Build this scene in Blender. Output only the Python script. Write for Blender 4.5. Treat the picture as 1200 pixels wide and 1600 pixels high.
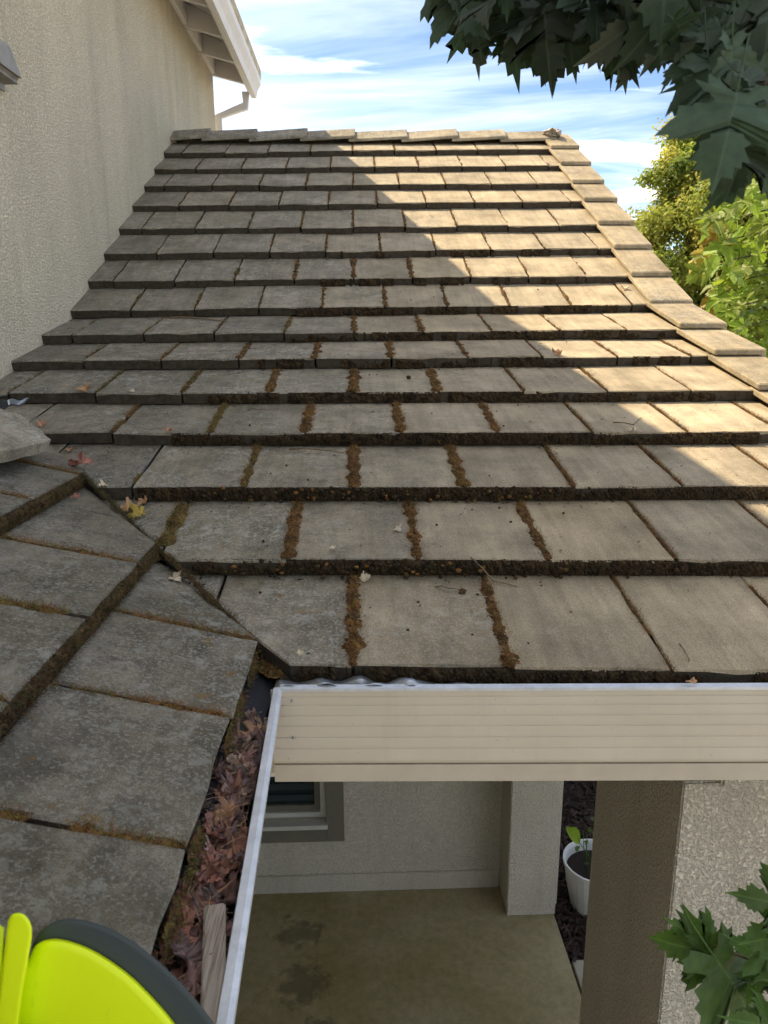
import bpy, bmesh, math, random
from mathutils import Vector, Matrix, noise
rnd = random.Random(7)
for o in list(bpy.data.objects): bpy.data.objects.remove(o)
S = bpy.context.scene
COL = S.collection
rad = math.radians

# ------------------------------------------------------------------ camera
F_PX = 1163.43                       # focal length in pixels of the 1200 x 1600 photograph
PITCH, YAW, ROLL = 0.24532, 0.03404, -0.00482
fw = Vector((math.sin(YAW)*math.cos(PITCH), math.cos(YAW)*math.cos(PITCH), -math.sin(PITCH)))
r0 = Vector((math.cos(YAW), -math.sin(YAW), 0)); u0 = r0.cross(fw)
rt = r0*math.cos(ROLL)+u0*math.sin(ROLL); up = -r0*math.sin(ROLL)+u0*math.cos(ROLL)
cam = bpy.data.cameras.new('camera'); camo = bpy.data.objects.new('camera', cam); COL.objects.link(camo)
cam.sensor_fit = 'VERTICAL'; cam.sensor_height = 24; cam.sensor_width = 18
cam.lens = 24*F_PX/1600; cam.clip_start = .02; cam.clip_end = 3000
m = Matrix.Identity(4)
for i in range(3): m[i][0] = rt[i]; m[i][1] = up[i]; m[i][2] = -fw[i]
camo.matrix_world = m
cam.dof.use_dof = True; cam.dof.focus_distance = 2.2; cam.dof.aperture_fstop = 8
S.camera = camo
def ray(x, y): return fw + rt*((x-600)/F_PX) - up*((y-800)/F_PX)
def at(x, y, d): return ray(x, y)*d                 # point seen at photo pixel x, y, d metres deep
def onY(x, y, Y): q = ray(x, y); return q*(Y/q.y)
def onZ(x, y, Z): q = ray(x, y); return q*(Z/q.z)
def onX(x, y, X): q = ray(x, y); return q*(X/q.x)

# ------------------------------------------------------------------ light
SUN = Vector((-.675, .36, 1)).normalized()           # towards the sun: left, beyond the house, high
sl = bpy.data.lights.new('sun', 'SUN'); so = bpy.data.objects.new('sun', sl); COL.objects.link(so)
sl.energy = 2.0; sl.angle = rad(.53); sl.color = (1, .84, .60)
so.rotation_euler = SUN.to_track_quat('Z', 'Y').to_euler()
W = bpy.data.worlds.new('World'); S.world = W; W.use_nodes = True
nt = W.node_tree; nt.nodes.clear()
def N(t, ty, **k):
    n = t.nodes.new(ty)
    for a, b in k.items(): setattr(n, a, b)
    return n
sky = N(nt, 'ShaderNodeTexSky', sky_type='NISHITA'); sky.sun_disc = False
sky.sun_elevation = math.asin(SUN.z); sky.sun_rotation = math.atan2(SUN.x, SUN.y)
sky.air_density = .75; sky.dust_density = .2; sky.ozone_density = 1.5
tc = N(nt, 'ShaderNodeTexCoord')
sep = N(nt, 'ShaderNodeSeparateXYZ'); nt.links.new(tc.outputs['Generated'], sep.inputs[0])
def M(t, op, a, b=None, c=None):
    n = t.nodes.new('ShaderNodeMath'); n.operation = op
    for i, q in enumerate((a, b, c)):
        if q is None: continue
        if isinstance(q, (int, float)): n.inputs[i].default_value = q
        else: t.links.new(q, n.inputs[i])
    return n.outputs[0]
zc = M(nt, 'MAXIMUM', sep.outputs['Z'], .06)
cx = M(nt, 'DIVIDE', sep.outputs['X'], zc); cy = M(nt, 'DIVIDE', sep.outputs['Y'], zc)
cmb = N(nt, 'ShaderNodeCombineXYZ'); nt.links.new(cx, cmb.inputs[0]); nt.links.new(cy, cmb.inputs[1])
def cloudnoise(sx, sy, rot, scale, det, rough, dist, off):
    mp = N(nt, 'ShaderNodeMapping'); nt.links.new(cmb.outputs[0], mp.inputs[0])
    mp.inputs['Location'].default_value = off; mp.inputs['Rotation'].default_value = (0, 0, rot); mp.inputs['Scale'].default_value = (sx, sy, 1)
    n = N(nt, 'ShaderNodeTexNoise'); nt.links.new(mp.outputs[0], n.inputs['Vector'])
    n.inputs['Scale'].default_value = scale; n.inputs['Detail'].default_value = det
    n.inputs['Roughness'].default_value = rough; n.inputs['Distortion'].default_value = dist
    return n.outputs[0]
def ramp(t, src, stops):
    n = t.nodes.new('ShaderNodeValToRGB'); e = n.color_ramp.elements
    for i, (p, c) in enumerate(stops):
        q = e[i] if i < 2 else e.new(p)
        q.position = p; q.color = c if len(c) == 4 else (*c, 1)
    t.links.new(src, n.inputs[0]); return n.outputs[0]
g = lambda x: (x, x, x, 1)
c1 = ramp(nt, cloudnoise(.45, 1.0, -.2, 1.0, 8, .55, .3, (3.4, .9, 0)), [(.53, g(0)), (.73, g(.95))])
c2 = ramp(nt, cloudnoise(.45, 1.1, .35, 1.0, 9, .60, .6, (5.3, 1.7, 3)), [(.40, g(0)), (.80, g(.6))])
cl = M(nt, 'MINIMUM', M(nt, 'ADD', c1, M(nt, 'MULTIPLY', c2, .6)), 1.0)
mx = N(nt, 'ShaderNodeMix', data_type='RGBA')
nt.links.new(M(nt, 'MULTIPLY', cl, .95), mx.inputs[0]); nt.links.new(sky.outputs[0], mx.inputs[6]); mx.inputs[7].default_value = (18.5, 17.9, 17.0, 1)
bg = N(nt, 'ShaderNodeBackground'); bg.inputs[1].default_value = .042
wo = N(nt, 'ShaderNodeOutputWorld'); nt.links.new(mx.outputs[2], bg.inputs[0]); nt.links.new(bg.outputs[0], wo.inputs[0])
S.view_settings.view_transform = 'Standard'; S.view_settings.look = 'None'; S.view_settings.gamma = 1
S.view_settings.exposure = 2.5
S.cycles.max_bounces = 6; S.cycles.diffuse_bounces = 4; S.cycles.glossy_bounces = 2; S.cycles.transmission_bounces = 3; S.cycles.transparent_max_bounces = 4
S.cycles.use_adaptive_sampling = True; S.cycles.adaptive_threshold = .02; S.cycles.caustics_reflective = False; S.cycles.caustics_refractive = False

# ------------------------------------------------------------------ materials
def new_mat(name):
    mt = bpy.data.materials.new(name); mt.use_nodes = True
    t = mt.node_tree; b = t.nodes['Principled BSDF']
    b.inputs['Specular IOR Level'].default_value = .25
    return mt, t, b
def nz(t, vec, scale, det=6, rough=.6, dist=0):
    n = N(t, 'ShaderNodeTexNoise'); n.inputs['Scale'].default_value = scale; n.inputs['Detail'].default_value = det
    n.inputs['Roughness'].default_value = rough; n.inputs['Distortion'].default_value = dist
    if vec is not None: t.links.new(vec, n.inputs['Vector'])
    return n.outputs[0]
def mixc(t, f, a, b, mode='MIX'):
    n = N(t, 'ShaderNodeMix', data_type='RGBA', blend_type=mode)
    for i, q in ((0, f), (6, a), (7, b)):
        if isinstance(q, (int, float)): n.inputs[i].default_value = q
        elif isinstance(q, tuple): n.inputs[i].default_value = q if len(q) == 4 else (*q, 1)
        else: t.links.new(q, n.inputs[i])
    return n.outputs[2]
def bump(t, b, h, strength, dist, prev=None):
    n = N(t, 'ShaderNodeBump'); n.inputs['Strength'].default_value = strength; n.inputs['Distance'].default_value = dist
    t.links.new(h, n.inputs['Height'])
    if prev is not None: t.links.new(prev, n.inputs['Normal'])
    t.links.new(n.outputs[0], b.inputs['Normal']); return n.outputs[0]
def gpos(t): return N(t, 'ShaderNodeNewGeometry').outputs['Position']
def scalev(t, v, s, off=(0, 0, 0)):
    mp = N(t, 'ShaderNodeMapping'); t.links.new(v, mp.inputs[0]); mp.inputs['Scale'].default_value = s; mp.inputs['Location'].default_value = off
    return mp.outputs[0]
MAT = {}
def tile_mat():
    mt, t, b = new_mat('weathered_concrete_tile'); P = gpos(t)
    oi = N(t, 'ShaderNodeObjectInfo')
    sepc = N(t, 'ShaderNodeSeparateColor'); t.links.new(oi.outputs['Color'], sepc.inputs[0])   # red: tone, green: amount of lichen, blue: hue
    cv = N(t, 'ShaderNodeCombineXYZ'); t.links.new(M(t, 'MULTIPLY', oi.outputs['Random'], 37.0), cv.inputs[0]); t.links.new(M(t, 'MULTIPLY', oi.outputs['Random'], 11.0), cv.inputs[2])
    va = N(t, 'ShaderNodeVectorMath', operation='ADD'); t.links.new(P, va.inputs[0]); t.links.new(cv.outputs[0], va.inputs[1]); V = va.outputs[0]
    base = mixc(t, sepc.outputs[2], (.28, .247, .188), (.385, .305, .19))
    big = ramp(t, nz(t, V, 5, 5, .62), [(.3, g(.62)), (.7, g(1.25))])
    c = mixc(t, 1, base, big, 'MULTIPLY')
    # run-off streaks down the slope and blotches
    st = ramp(t, nz(t, scalev(t, V, (38, 3.2, 3.2)), 1.0, 5, .6), [(.36, g(.80)), (.62, g(1.08))])
    c = mixc(t, .8, c, st, 'MULTIPLY')
    # grains of sand in the concrete
    gr = ramp(t, nz(t, V, 420, 1, .7), [(.3, g(.62)), (.72, g(1.38))])
    c = mixc(t, .9, c, gr, 'MULTIPLY')
    # dark algae
    al = ramp(t, nz(t, V, 15, 6, .72, .3), [(.44, g(0)), (.66, g(1))])
    c = mixc(t, M(t, 'MULTIPLY', al, M(t, 'MULTIPLY', sepc.outputs[1], .66)), c, (.062, .058, .043))
    # pale lichen: crusts and spots
    lw = ramp(t, nz(t, V, 34, 5, .74, .6), [(.52, g(0)), (.62, g(1))])
    lw2 = ramp(t, nz(t, V, 4.5, 3, .5), [(.38, g(.18)), (.60, g(1))])
    fine = ramp(t, nz(t, V, 150, 2, .6, .3), [(.545, g(0)), (.62, g(1))])
    vo = N(t, 'ShaderNodeTexVoronoi'); vo.inputs['Scale'].default_value = 55; t.links.new(V, vo.inputs['Vector'])
    sp = ramp(t, M(t, 'ADD', vo.outputs['Distance'], M(t, 'MULTIPLY', nz(t, V, 90, 2), .35)), [(.26, g(1)), (.34, g(0))])
    lic = M(t, 'MAXIMUM', M(t, 'MAXIMUM', M(t, 'MULTIPLY', lw, lw2), M(t, 'MULTIPLY', sp, M(t, 'MULTIPLY', lw2, .6))), M(t, 'MULTIPLY', fine, M(t, 'ADD', M(t, 'MULTIPLY', lw2, .5), .35)))
    c = mixc(t, M(t, 'MULTIPLY', lic, M(t, 'MULTIPLY', sepc.outputs[1], .85)), c, (.47, .46, .40))
    ol = ramp(t, nz(t, V, 16, 4, .66, .3), [(.655, g(0)), (.70, g(1))])
    c = mixc(t, M(t, 'MULTIPLY', ol, M(t, 'MULTIPLY', sepc.outputs[1], .55)), c, (.30, .17, .03))
    gm = ramp(t, nz(t, V, 3.2, 3, .6), [(.50, g(0)), (.75, g(1))])
    c = mixc(t, M(t, 'MULTIPLY', gm, M(t, 'MULTIPLY', sepc.outputs[1], .45)), c, (.13, .115, .045))
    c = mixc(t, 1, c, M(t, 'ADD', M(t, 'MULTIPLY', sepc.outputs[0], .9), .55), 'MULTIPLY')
    t.links.new(c, b.inputs['Base Color']); b.inputs['Roughness'].default_value = .93
    h = M(t, 'ADD', M(t, 'MULTIPLY', nz(t, V, 300, 2, .7), .6), M(t, 'MULTIPLY', nz(t, V, 40, 3, .65), .7))
    bump(t, b, h, .55, .006)
    return mt
MAT['tile'] = tile_mat()
NOSE = None
def simple(name, col, rough=.8, spec=.25, metal=0, var=.25, scale=20, bs=.15, bd=.003, bscale=150, col2=None, det=6):
    mt, t, b = new_mat(name); P = gpos(t)
    n = ramp(t, nz(t, P, scale, det, .62, .2), [(.3, g(0)), (.7, g(1))])
    k2 = col2 or tuple(x*(1-var) for x in col)
    c = mixc(t, n, k2, col)
    t.links.new(c, b.inputs['Base Color']); b.inputs['Roughness'].default_value = rough
    b.inputs['Specular IOR Level'].default_value = spec; b.inputs['Metallic'].default_value = metal
    if bs: bump(t, b, nz(t, P, bscale, 5, .65), bs, bd)
    return mt
def stucco(name, col, var, sc=1.0, stain=.3):
    mt, t, b = new_mat(name); P = gpos(t)
    big = ramp(t, nz(t, scalev(t, P, (1.5, 1.5, .6)), 1.3, 7, .62), [(.3, g(1-var)), (.72, g(1.08))])
    c = mixc(t, 1, (*col, 1), big, 'MULTIPLY')
    # trowelled dash: flattened islands and pits
    n1 = nz(t, P, 95*sc, 3, .6, .35); n2 = nz(t, P, 260*sc, 2, .6, .2)
    isl = ramp(t, n1, [(.36, g(0)), (.60, g(1))])
    c = mixc(t, 1, c, ramp(t, n1, [(.30, g(.76)), (.58, g(1.06))]), 'MULTIPLY')
    dr = ramp(t, nz(t, scalev(t, P, (7, 7, .8)), 1, 6, .6), [(.52, g(0)), (.8, g(1))])
    c = mixc(t, M(t, 'MULTIPLY', dr, stain), c, (.36, .31, .22))
    t.links.new(c, b.inputs['Base Color']); b.inputs['Roughness'].default_value = .92
    bump(t, b, M(t, 'ADD', isl, M(t, 'MULTIPLY', n2, .5)), .9, .013)
    return mt
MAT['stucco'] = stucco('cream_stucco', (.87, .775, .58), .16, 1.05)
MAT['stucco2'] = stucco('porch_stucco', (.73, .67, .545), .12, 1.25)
NOSE = simple('algae_and_shade_tile_edge', (.075, .062, .045), .95, var=.6, scale=45, bs=.6, bscale=160, bd=.006)  # algae tone, darkened further to hold the shadow under each course
MAT['trim_grey'] = simple('olive_grey_trim_paint', (.135, .125, .095), .8, var=.15)
MAT['white_paint'] = simple('white_painted_wood', (.74, .71, .68), .6, var=.12, scale=6, bs=.1)
def gutter_mat():
    mt, t, b = new_mat('beige_gutter_paint'); P = gpos(t)
    c = mixc(t, ramp(t, nz(t, P, 6, 5, .6), [(.3, g(0)), (.7, g(1))]), (.49, .43, .335), (.55, .485, .385))
    st = ramp(t, nz(t, scalev(t, P, (16, 16, 1.6)), 1, 6, .7), [(.56, g(0)), (.80, g(.22))])      # drip streaks
    c = mixc(t, st, c, (.30, .24, .165))
    sp = ramp(t, nz(t, P, 130, 3, .6), [(.70, g(0)), (.74, g(.6))])
    c = mixc(t, sp, c, (.16, .12, .08))
    t.links.new(c, b.inputs['Base Color']); b.inputs['Roughness'].default_value = .5
    bump(t, b, nz(t, scalev(t, P, (4, 4, 14)), 1, 3, .5), .25, .012); return mt
MAT['gutter'] = gutter_mat()
MAT['fascia'] = simple('beige_fascia_paint', (.51, .445, .35), .6, var=.16, scale=9)
MAT['lip'] = simple('worn_pale_metal', (.62, .64, .66), .42, .5, .35, var=.25, scale=40, bs=.1, bscale=120)
MAT['flash'] = simple('crumpled_aluminium', (.42, .45, .48), .35, .5, .8, var=.3, scale=30, bs=.2)
MAT['felt'] = simple('black_underlay_felt', (.016, .018, .022), .6, var=.4, scale=60)
MAT['dark'] = simple('dark_gutter_inside', (.03, .03, .035), .7, var=.4, scale=30)
def lath_mat():
    mt, t, b = new_mat('weathered_grey_lath'); P = gpos(t)
    n = nz(t, scalev(t, P, (420, 14, 200)), 1, 5, .65)
    t.links.new(ramp(t, n, [(.3, (.09, .07, .05)), (.5, (.27, .22, .165)), (.75, (.38, .33, .27))]), b.inputs['Base Color']); b.inputs['Roughness'].default_value = .9
    bump(t, b, n, .6, .003); return mt
MAT['wood'] = lath_mat()
MAT['soffit'] = simple('porch_soffit_paint', (.66, .63, .56), .8)
MAT['mortar'] = simple('grey_mortar', (.42, .37, .30), .95, var=.4, scale=50, bs=.5, bscale=70, bd=.01)
MAT['glass'] = simple('dark_window_glass', (.012, .02, .024), .08, .5, var=.2, bs=0)
MAT['blind'] = simple('grey_blind_slat', (.022, .032, .034), .5, var=.2, bs=0)
MAT['frame'] = simple('pale_window_frame', (.46, .45, .40), .5, var=.15)
MAT['pot'] = simple('white_plastic_pot', (.62, .62, .60), .4, .4, var=.1, bs=.03)
MAT['soil'] = simple('dark_soil', (.03, .022, .018), .95, var=.5, scale=80, bs=.6)
MAT['bark'] = simple('grey_brown_bark', (.13, .10, .075), .9, var=.5, scale=25, bs=.5, bscale=40, bd=.01)
MAT['twig'] = simple('dry_twig', (.22, .16, .10), .85, var=.4, scale=60)
MAT['vent'] = simple('grey_vent_metal', (.30, .28, .25), .6, var=.35, scale=18)
def slab_mat():
    mt, t, b = new_mat('stained_concrete_slab'); P = gpos(t)
    c = mixc(t, ramp(t, nz(t, P, 1.3, 6, .6, .3), [(.35, g(0)), (.65, g(1))]), (.20, .165, .068), (.29, .25, .15))
    c = mixc(t, 1, c, ramp(t, nz(t, P, 26, 7, .7), [(.3, g(.78)), (.7, g(1.16))]), 'MULTIPLY')
    sp = N(t, 'ShaderNodeSeparateXYZ'); t.links.new(P, sp.inputs[0])
    # two dark oil spots with ragged edges
    for k, (sx, sy, rr) in enumerate(((-.38, 3.60, .13), (-.33, 3.25, .15), (-.22, 2.98, .10))):
        dx = M(t, 'SUBTRACT', sp.outputs[0], sx); dy = M(t, 'SUBTRACT', sp.outputs[1], sy)
        d = M(t, 'SQRT', M(t, 'ADD', M(t, 'MULTIPLY', dx, dx), M(t, 'MULTIPLY', dy, dy)))
        d = M(t, 'ADD', d, M(t, 'MULTIPLY', M(t, 'SUBTRACT', nz(t, P, 13, 4, .6), .5), .36))
        c = mixc(t, ramp(t, d, [(rr*.55, g(.5)), (rr, g(0))]), c, (.045, .04, .025))
    t.links.new(c, b.inputs['Base Color']); b.inputs['Roughness'].default_value = .62
    bump(t, b, nz(t, P, 120, 5, .65), .2, .003); return mt
MAT['slab'] = slab_mat()
MAT['ground'] = simple('pale_bounce_ground', (.44, .415, .36), .95, scale=3, col2=(.35, .33, .285), bs=.4, bscale=30, bd=.02)  # mostly unseen ground, made pale to bounce light on to wall and porch
def attr_mat(name, rough=.9, trans=0, spec=.15, nscale=60, lo=.6, hi=1.25, fuzz=0):
    """colour from the point colour attribute 'tint', broken up by noise; optional translucency"""
    mt, t, b = new_mat(name); P = gpos(t)
    at_ = N(t, 'ShaderNodeAttribute', attribute_name='tint')
    c = mixc(t, 1, at_.outputs['Color'], ramp(t, nz(t, P, nscale, 4, .6), [(.3, g(lo)), (.7, g(hi))]), 'MULTIPLY')
    t.links.new(c, b.inputs['Base Color']); b.inputs['Roughness'].default_value = rough; b.inputs['Specular IOR Level'].default_value = spec
    if fuzz: b.inputs['Sheen Weight'].default_value = fuzz
    if trans:
        tr = N(t, 'ShaderNodeBsdfTranslucent'); t.links.new(c, tr.inputs[0])
        ms = N(t, 'ShaderNodeMixShader'); ms.inputs[0].default_value = trans
        out = t.nodes['Material Output']; t.links.new(b.outputs[0], ms.inputs[1]); t.links.new(tr.outputs[0], ms.inputs[2]); t.links.new(ms.outputs[0], out.inputs[0])
    return mt
MAT['moss'] = attr_mat('moss', .95, nscale=220, lo=.45, hi=1.5)
MAT['litter'] = attr_mat('dead_leaf_litter', .75, .15, nscale=90)
MAT['mulch'] = attr_mat('bark_mulch', .9)
MAT['foliage'] = attr_mat('tree_foliage', .5, .58, .4, 3, .75, 1.25)
def leaf_mat(name, col, tcol, trans, rough=.45, veins=True):
    """green leaf: base tone varies by object, pale veins run from the leaf base (local coordinates)"""
    mt, t, b = new_mat(name)
    oi = N(t, 'ShaderNodeObjectInfo'); tcx = N(t, 'ShaderNodeTexCoord')
    hs = N(t, 'ShaderNodeHueSaturation'); hs.inputs['Color'].default_value = (*col, 1)
    t.links.new(M(t, 'ADD', M(t, 'MULTIPLY', oi.outputs['Random'], .035), .482), hs.inputs['Hue'])
    t.links.new(M(t, 'ADD', M(t, 'MULTIPLY', oi.outputs['Random'], .6), .7), hs.inputs['Value'])
    c = mixc(t, 1, hs.outputs[0], ramp(t, nz(t, tcx.outputs['Object'], 7, 5, .6), [(.3, g(.75)), (.7, g(1.2))]), 'MULTIPLY')
    if veins:
        w = N(t, 'ShaderNodeTexWave'); w.wave_type = 'BANDS'; w.bands_direction = 'DIAGONAL'
        sx = N(t, 'ShaderNodeSeparateXYZ'); t.links.new(tcx.outputs['Object'], sx.inputs[0])
        ax = M(t, 'ABSOLUTE', sx.outputs[0])
        f1 = M(t, 'ABSOLUTE', M(t, 'SINE', M(t, 'MULTIPLY', M(t, 'SUBTRACT', sx.outputs[1], M(t, 'MULTIPLY', ax, .8)), 26)))
        vv = M(t, 'MAXIMUM', ramp(t, f1, [(.0, g(.5)), (.12, g(0))]), ramp(t, ax, [(.006, g(.9)), (.02, g(0))]))
        c = mixc(t, M(t, 'MULTIPLY', vv, .35), c, tuple(min(1, x*2.2+.03) for x in col))
    t.links.new(c, b.inputs['Base Color']); b.inputs['Roughness'].default_value = rough; b.inputs['Specular IOR Level'].default_value = .35
    tr = N(t, 'ShaderNodeBsdfTranslucent'); t.links.new(mixc(t, 1, c, (*tcol, 1), 'MULTIPLY'), tr.inputs[0])
    ms = N(t, 'ShaderNodeMixShader'); ms.inputs[0].default_value = trans
    out = t.nodes['Material Output']; t.links.new(b.outputs[0], ms.inputs[1]); t.links.new(tr.outputs[0], ms.inputs[2]); t.links.new(ms.outputs[0], out.inputs[0])
    return mt
MAT['leaf_shade'] = leaf_mat('maple_leaf_shaded_green', (.040, .064, .036), (1.1, 1.3, .7), .2, .55)  # maple leaf of the shaded branch, its shade put into the dark colour
MAT['leaf_sun'] = leaf_mat('maple_leaf_sunlit_green', (.20, .255, .045), (1.4, 1.5, .7), .5)  # sunlit counterpart of the maple leaf, the sun's brightness put into the colour
MAT['leaf_low'] = leaf_mat('maple_leaf_fresh_green', (.062, .115, .020), (1.2, 1.4, .6), .3)
MAT['leaf_gold'] = leaf_mat('turning_yellow_leaf', (.34, .25, .05), (1.3, 1.2, .5), .4)
MAT['leaf_dead'] = leaf_mat('dry_tan_leaf', (.33, .19, .10), (1.2, 1, .8), .15, .7)
MAT['leaf_red'] = leaf_mat('dry_red_brown_leaf', (.31, .145, .095), (1.2, 1, .8), .15, .7)
MAT['leaf_pale'] = leaf_mat('dry_pale_leaf', (.48, .40, .28), (1.2, 1, .8), .15, .7)
MAT['leaf_mauve'] = leaf_mat('dry_mauve_brown_leaf', (.29, .18, .155), (1.2, 1, .8), .15, .7)
def tool_mat(name, col, rough):
    mt, t, b = new_mat(name); P = gpos(t)
    sc = ramp(t, nz(t, scalev(t, P, (30, 8, 8)), 3, 6, .7), [(.62, g(0)), (.72, g(1))])
    c = mixc(t, M(t, 'MULTIPLY', sc, .35), (*col, 1), tuple(x*.55+.02 for x in col))
    t.links.new(c, b.inputs['Base Color']); b.inputs['Roughness'].default_value = rough; b.inputs['Specular IOR Level'].default_value = .4
    bump(t, b, nz(t, P, 500, 3), .05, .001); return mt
MAT['hivis'] = tool_mat('fluorescent_yellow_plastic', (.66, .80, .0), .45)
MAT['rubber'] = tool_mat('charcoal_rubber', (.035, .045, .045), .6)

# ------------------------------------------------------------------ helpers
def link(name, me, mat=None, parent=None, **props):
    o = bpy.data.objects.new(name, me); COL.objects.link(o)
    if me is not None and mat is not None and not me.materials: me.materials.append(MAT[mat] if isinstance(mat, str) else mat)
    if parent is not None: o.parent = parent
    for k, q in props.items(): o[k] = q
    return o
def empty(name, loc=(0, 0, 0), **props):
    o = bpy.data.objects.new(name, None); COL.objects.link(o); o.location = loc; o.empty_display_size = .1
    for k, q in props.items(): o[k] = q
    return o
def mesh(name, vs, fs, smooth=False):
    me = bpy.data.meshes.new(name); me.from_pydata([tuple(v) for v in vs], [], fs); me.update()
    if smooth: me.polygons.foreach_set('use_smooth', [True]*len(me.polygons))
    return me
def box_mesh(name, a, b, bev=0):
    bm = bmesh.new(); bmesh.ops.create_cube(bm, size=1)
    for v in bm.verts: v.co = Vector([(a[i]+b[i])/2+v.co[i]*(b[i]-a[i]) for i in range(3)])
    if bev: bmesh.ops.bevel(bm, geom=bm.edges[:], offset=bev, segments=2, affect='EDGES')
    me = bpy.data.meshes.new(name); bm.to_mesh(me); bm.free(); return me
def box(name, a, b, mat, parent=None, bev=0, **p):
    return link(name, box_mesh(name, a, b, bev), mat, parent, **p)
def tube_data(pts, rads, seg=6):
    vs, fs = [], []
    for i, p in enumerate(pts):
        p = Vector(p); d = (Vector(pts[min(i+1, len(pts)-1)])-Vector(pts[max(i-1, 0)])).normalized()
        a = d.orthogonal().normalized(); b2 = d.cross(a)
        for k in range(seg):
            q = 2*math.pi*k/seg; vs.append(p+(a*math.cos(q)+b2*math.sin(q))*rads[i])
    for i in range(len(pts)-1):
        for k in range(seg):
            fs.append((i*seg+k, i*seg+(k+1) % seg, (i+1)*seg+(k+1) % seg, (i+1)*seg+k))
    fs.append(tuple(range(seg))[::-1]); fs.append(tuple(range((len(pts)-1)*seg, len(pts)*seg)))
    return vs, fs
def tube(name, pts, rads, mat, parent=None, seg=6, **p):
    vs, fs = tube_data(pts, rads, seg); return link(name, mesh(name, vs, fs, True), mat, parent, **p)
def extrude_profile(name, prof, p0, p1, right, mat, parent=None, **pr):
    """profile of (offset along 'right', height) swept from p0 to p1; closed"""
    p0, p1, right = Vector(p0), Vector(p1), Vector(right); n = len(prof); vs = []
    for p in (p0, p1):
        for a, h in prof: vs.append(p+right*a+Vector((0, 0, h)))
    fs = [(i, (i+1) % n, n+(i+1) % n, n+i) for i in range(n)]+[tuple(range(n))[::-1], tuple(range(n, 2*n))]
    return link(name, mesh(name, vs, fs), mat, parent, **pr)
def tinted(name, vs, fs, tints, mat, parent=None, smooth=False, **p):
    me = mesh(name, vs, fs, smooth)
    a = me.attributes.new('tint', 'FLOAT_COLOR', 'POINT')
    a.data.foreach_set('color', [x for c in tints for x in (c[0], c[1], c[2], 1)])
    return link(name, me, mat, parent, **p)

# ------------------------------------------------------------------ ground
FLOOR = -3.40
link('ground', mesh('ground', [(-600, -600, FLOOR-.12), (600, -600, FLOOR-.12), (600, 600, FLOOR-.12), (-600, 600, FLOOR-.12)], [(0, 1, 2, 3)]), 'ground',
     kind='structure', label='garden ground around the house', category='ground')
box('patio', (-1.385, -3.5, FLOOR-.15), (1.125, 3.93, FLOOR), 'slab', kind='structure', label='stained concrete porch floor slab with dark oil spots', category='patio', bev=.004)
box('path', (1.142, -3.5, FLOOR-.15), (2.6, 3.36, FLOOR-.012), simple('pale_concrete_path', (.33, .30, .24), .8, scale=12), kind='structure', label='paler concrete path beside the porch slab', category='path', bev=.004)
# bark mulch
vs, fs, tn = [], [], []
for i in range(5200):
    x, y = rnd.uniform(1.14, 2.7), rnd.uniform(3.37, 6.6)
    if i > 3600: x, y = rnd.uniform(1.14, 1.8), rnd.uniform(3.37, 4.6)
    L, w_ = rnd.uniform(.012, .045), rnd.uniform(.006, .016); a = rnd.uniform(0, 6.3); z = FLOOR-.05+rnd.uniform(0, .03)
    d = Vector((math.cos(a), math.sin(a), rnd.uniform(-.5, .5))); q = Vector((-d.y, d.x, rnd.uniform(-.4, .4))); k = len(vs); c0 = Vector((x, y, z))
    vs += [c0-d*L-q*w_, c0+d*L-q*w_*.6, c0+d*L+q*w_, c0-d*L+q*w_*.7, c0+Vector((0, 0, .012))]
    fs += [(k, k+1, k+4), (k+1, k+2, k+4), (k+2, k+3, k+4), (k+3, k, k+4)]
    b_ = rnd.uniform(.5, 1.5); tn += [(.035*b_, .023*b_, .020*b_)]*5
tinted('mulch', vs, fs, tn, 'mulch', kind='stuff', label='dark bark mulch bed beyond the porch post', category='mulch')
link('garden_bed', mesh('garden_bed', [(1.13, 3.37, FLOOR-.055), (3, 3.37, FLOOR-.055), (3, 7, FLOOR-.055), (1.13, 7, FLOOR-.055)], [(0, 1, 2, 3)]), 'soil', kind='structure', label='soil under the mulch bed', category='ground')

# ------------------------------------------------------------------ house on the left
WX = -1.385; WEND = 8.2; EZ = 2.40
house = empty('house', (WX, 2, FLOOR), label='tall cream stucco house wall with white rafter eave on the left', category='house')
house.matrix_parent_inverse = Matrix.Identity(4)
def hb(name, a, b, mat, bev=0, parent=None):
    off = Vector(house.location)
    o = box(name, Vector(a)-off, Vector(b)-off, mat, parent or house, bev); return o
hb('wall', (-6.0, -4.0, FLOOR-.1), (WX, WEND, EZ+.12), 'stucco')
RS = .41                                             # slope of the eave
XF = -1.06                                           # fascia
def hpoly(name, vs, fs, mat, parent=None):
    off = Vector(house.location); return link(name, mesh(name, [Vector(v)-off for v in vs], fs), mat, parent or house)
def prism(name, ring, y0, y1, mat, parent=None):     # polygon in xz swept along y
    n = len(ring); vs = [(x, y0, z) for x, z in ring]+[(x, y1, z) for x, z in ring]
    fs = [tuple(range(n)), tuple(range(2*n-1, n-1, -1))]+[(i, n+i, n+(i+1) % n, (i+1) % n) for i in range(n)]
    return hpoly(name, vs, fs, mat, parent)
zr = lambda x: EZ+.02+(XF-x)*RS                      # underside of the roof boards
prism('roof_boarding', [(XF, zr(XF)), (XF, zr(XF)+.03), (-6.4, zr(-6.4)+.03), (-6.4, zr(-6.4))], -4.3, WEND+.25, 'white_paint')
prism('roof_covering', [(XF+.115, zr(XF)+.02), (XF+.115, zr(XF)+.11), (-6.4, zr(-6.4)+.13), (-6.4, zr(-6.4)+.035), (XF, zr(XF)+.035)], -4.3, WEND+.28, 'tile')
yy = WEND-.03
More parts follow.
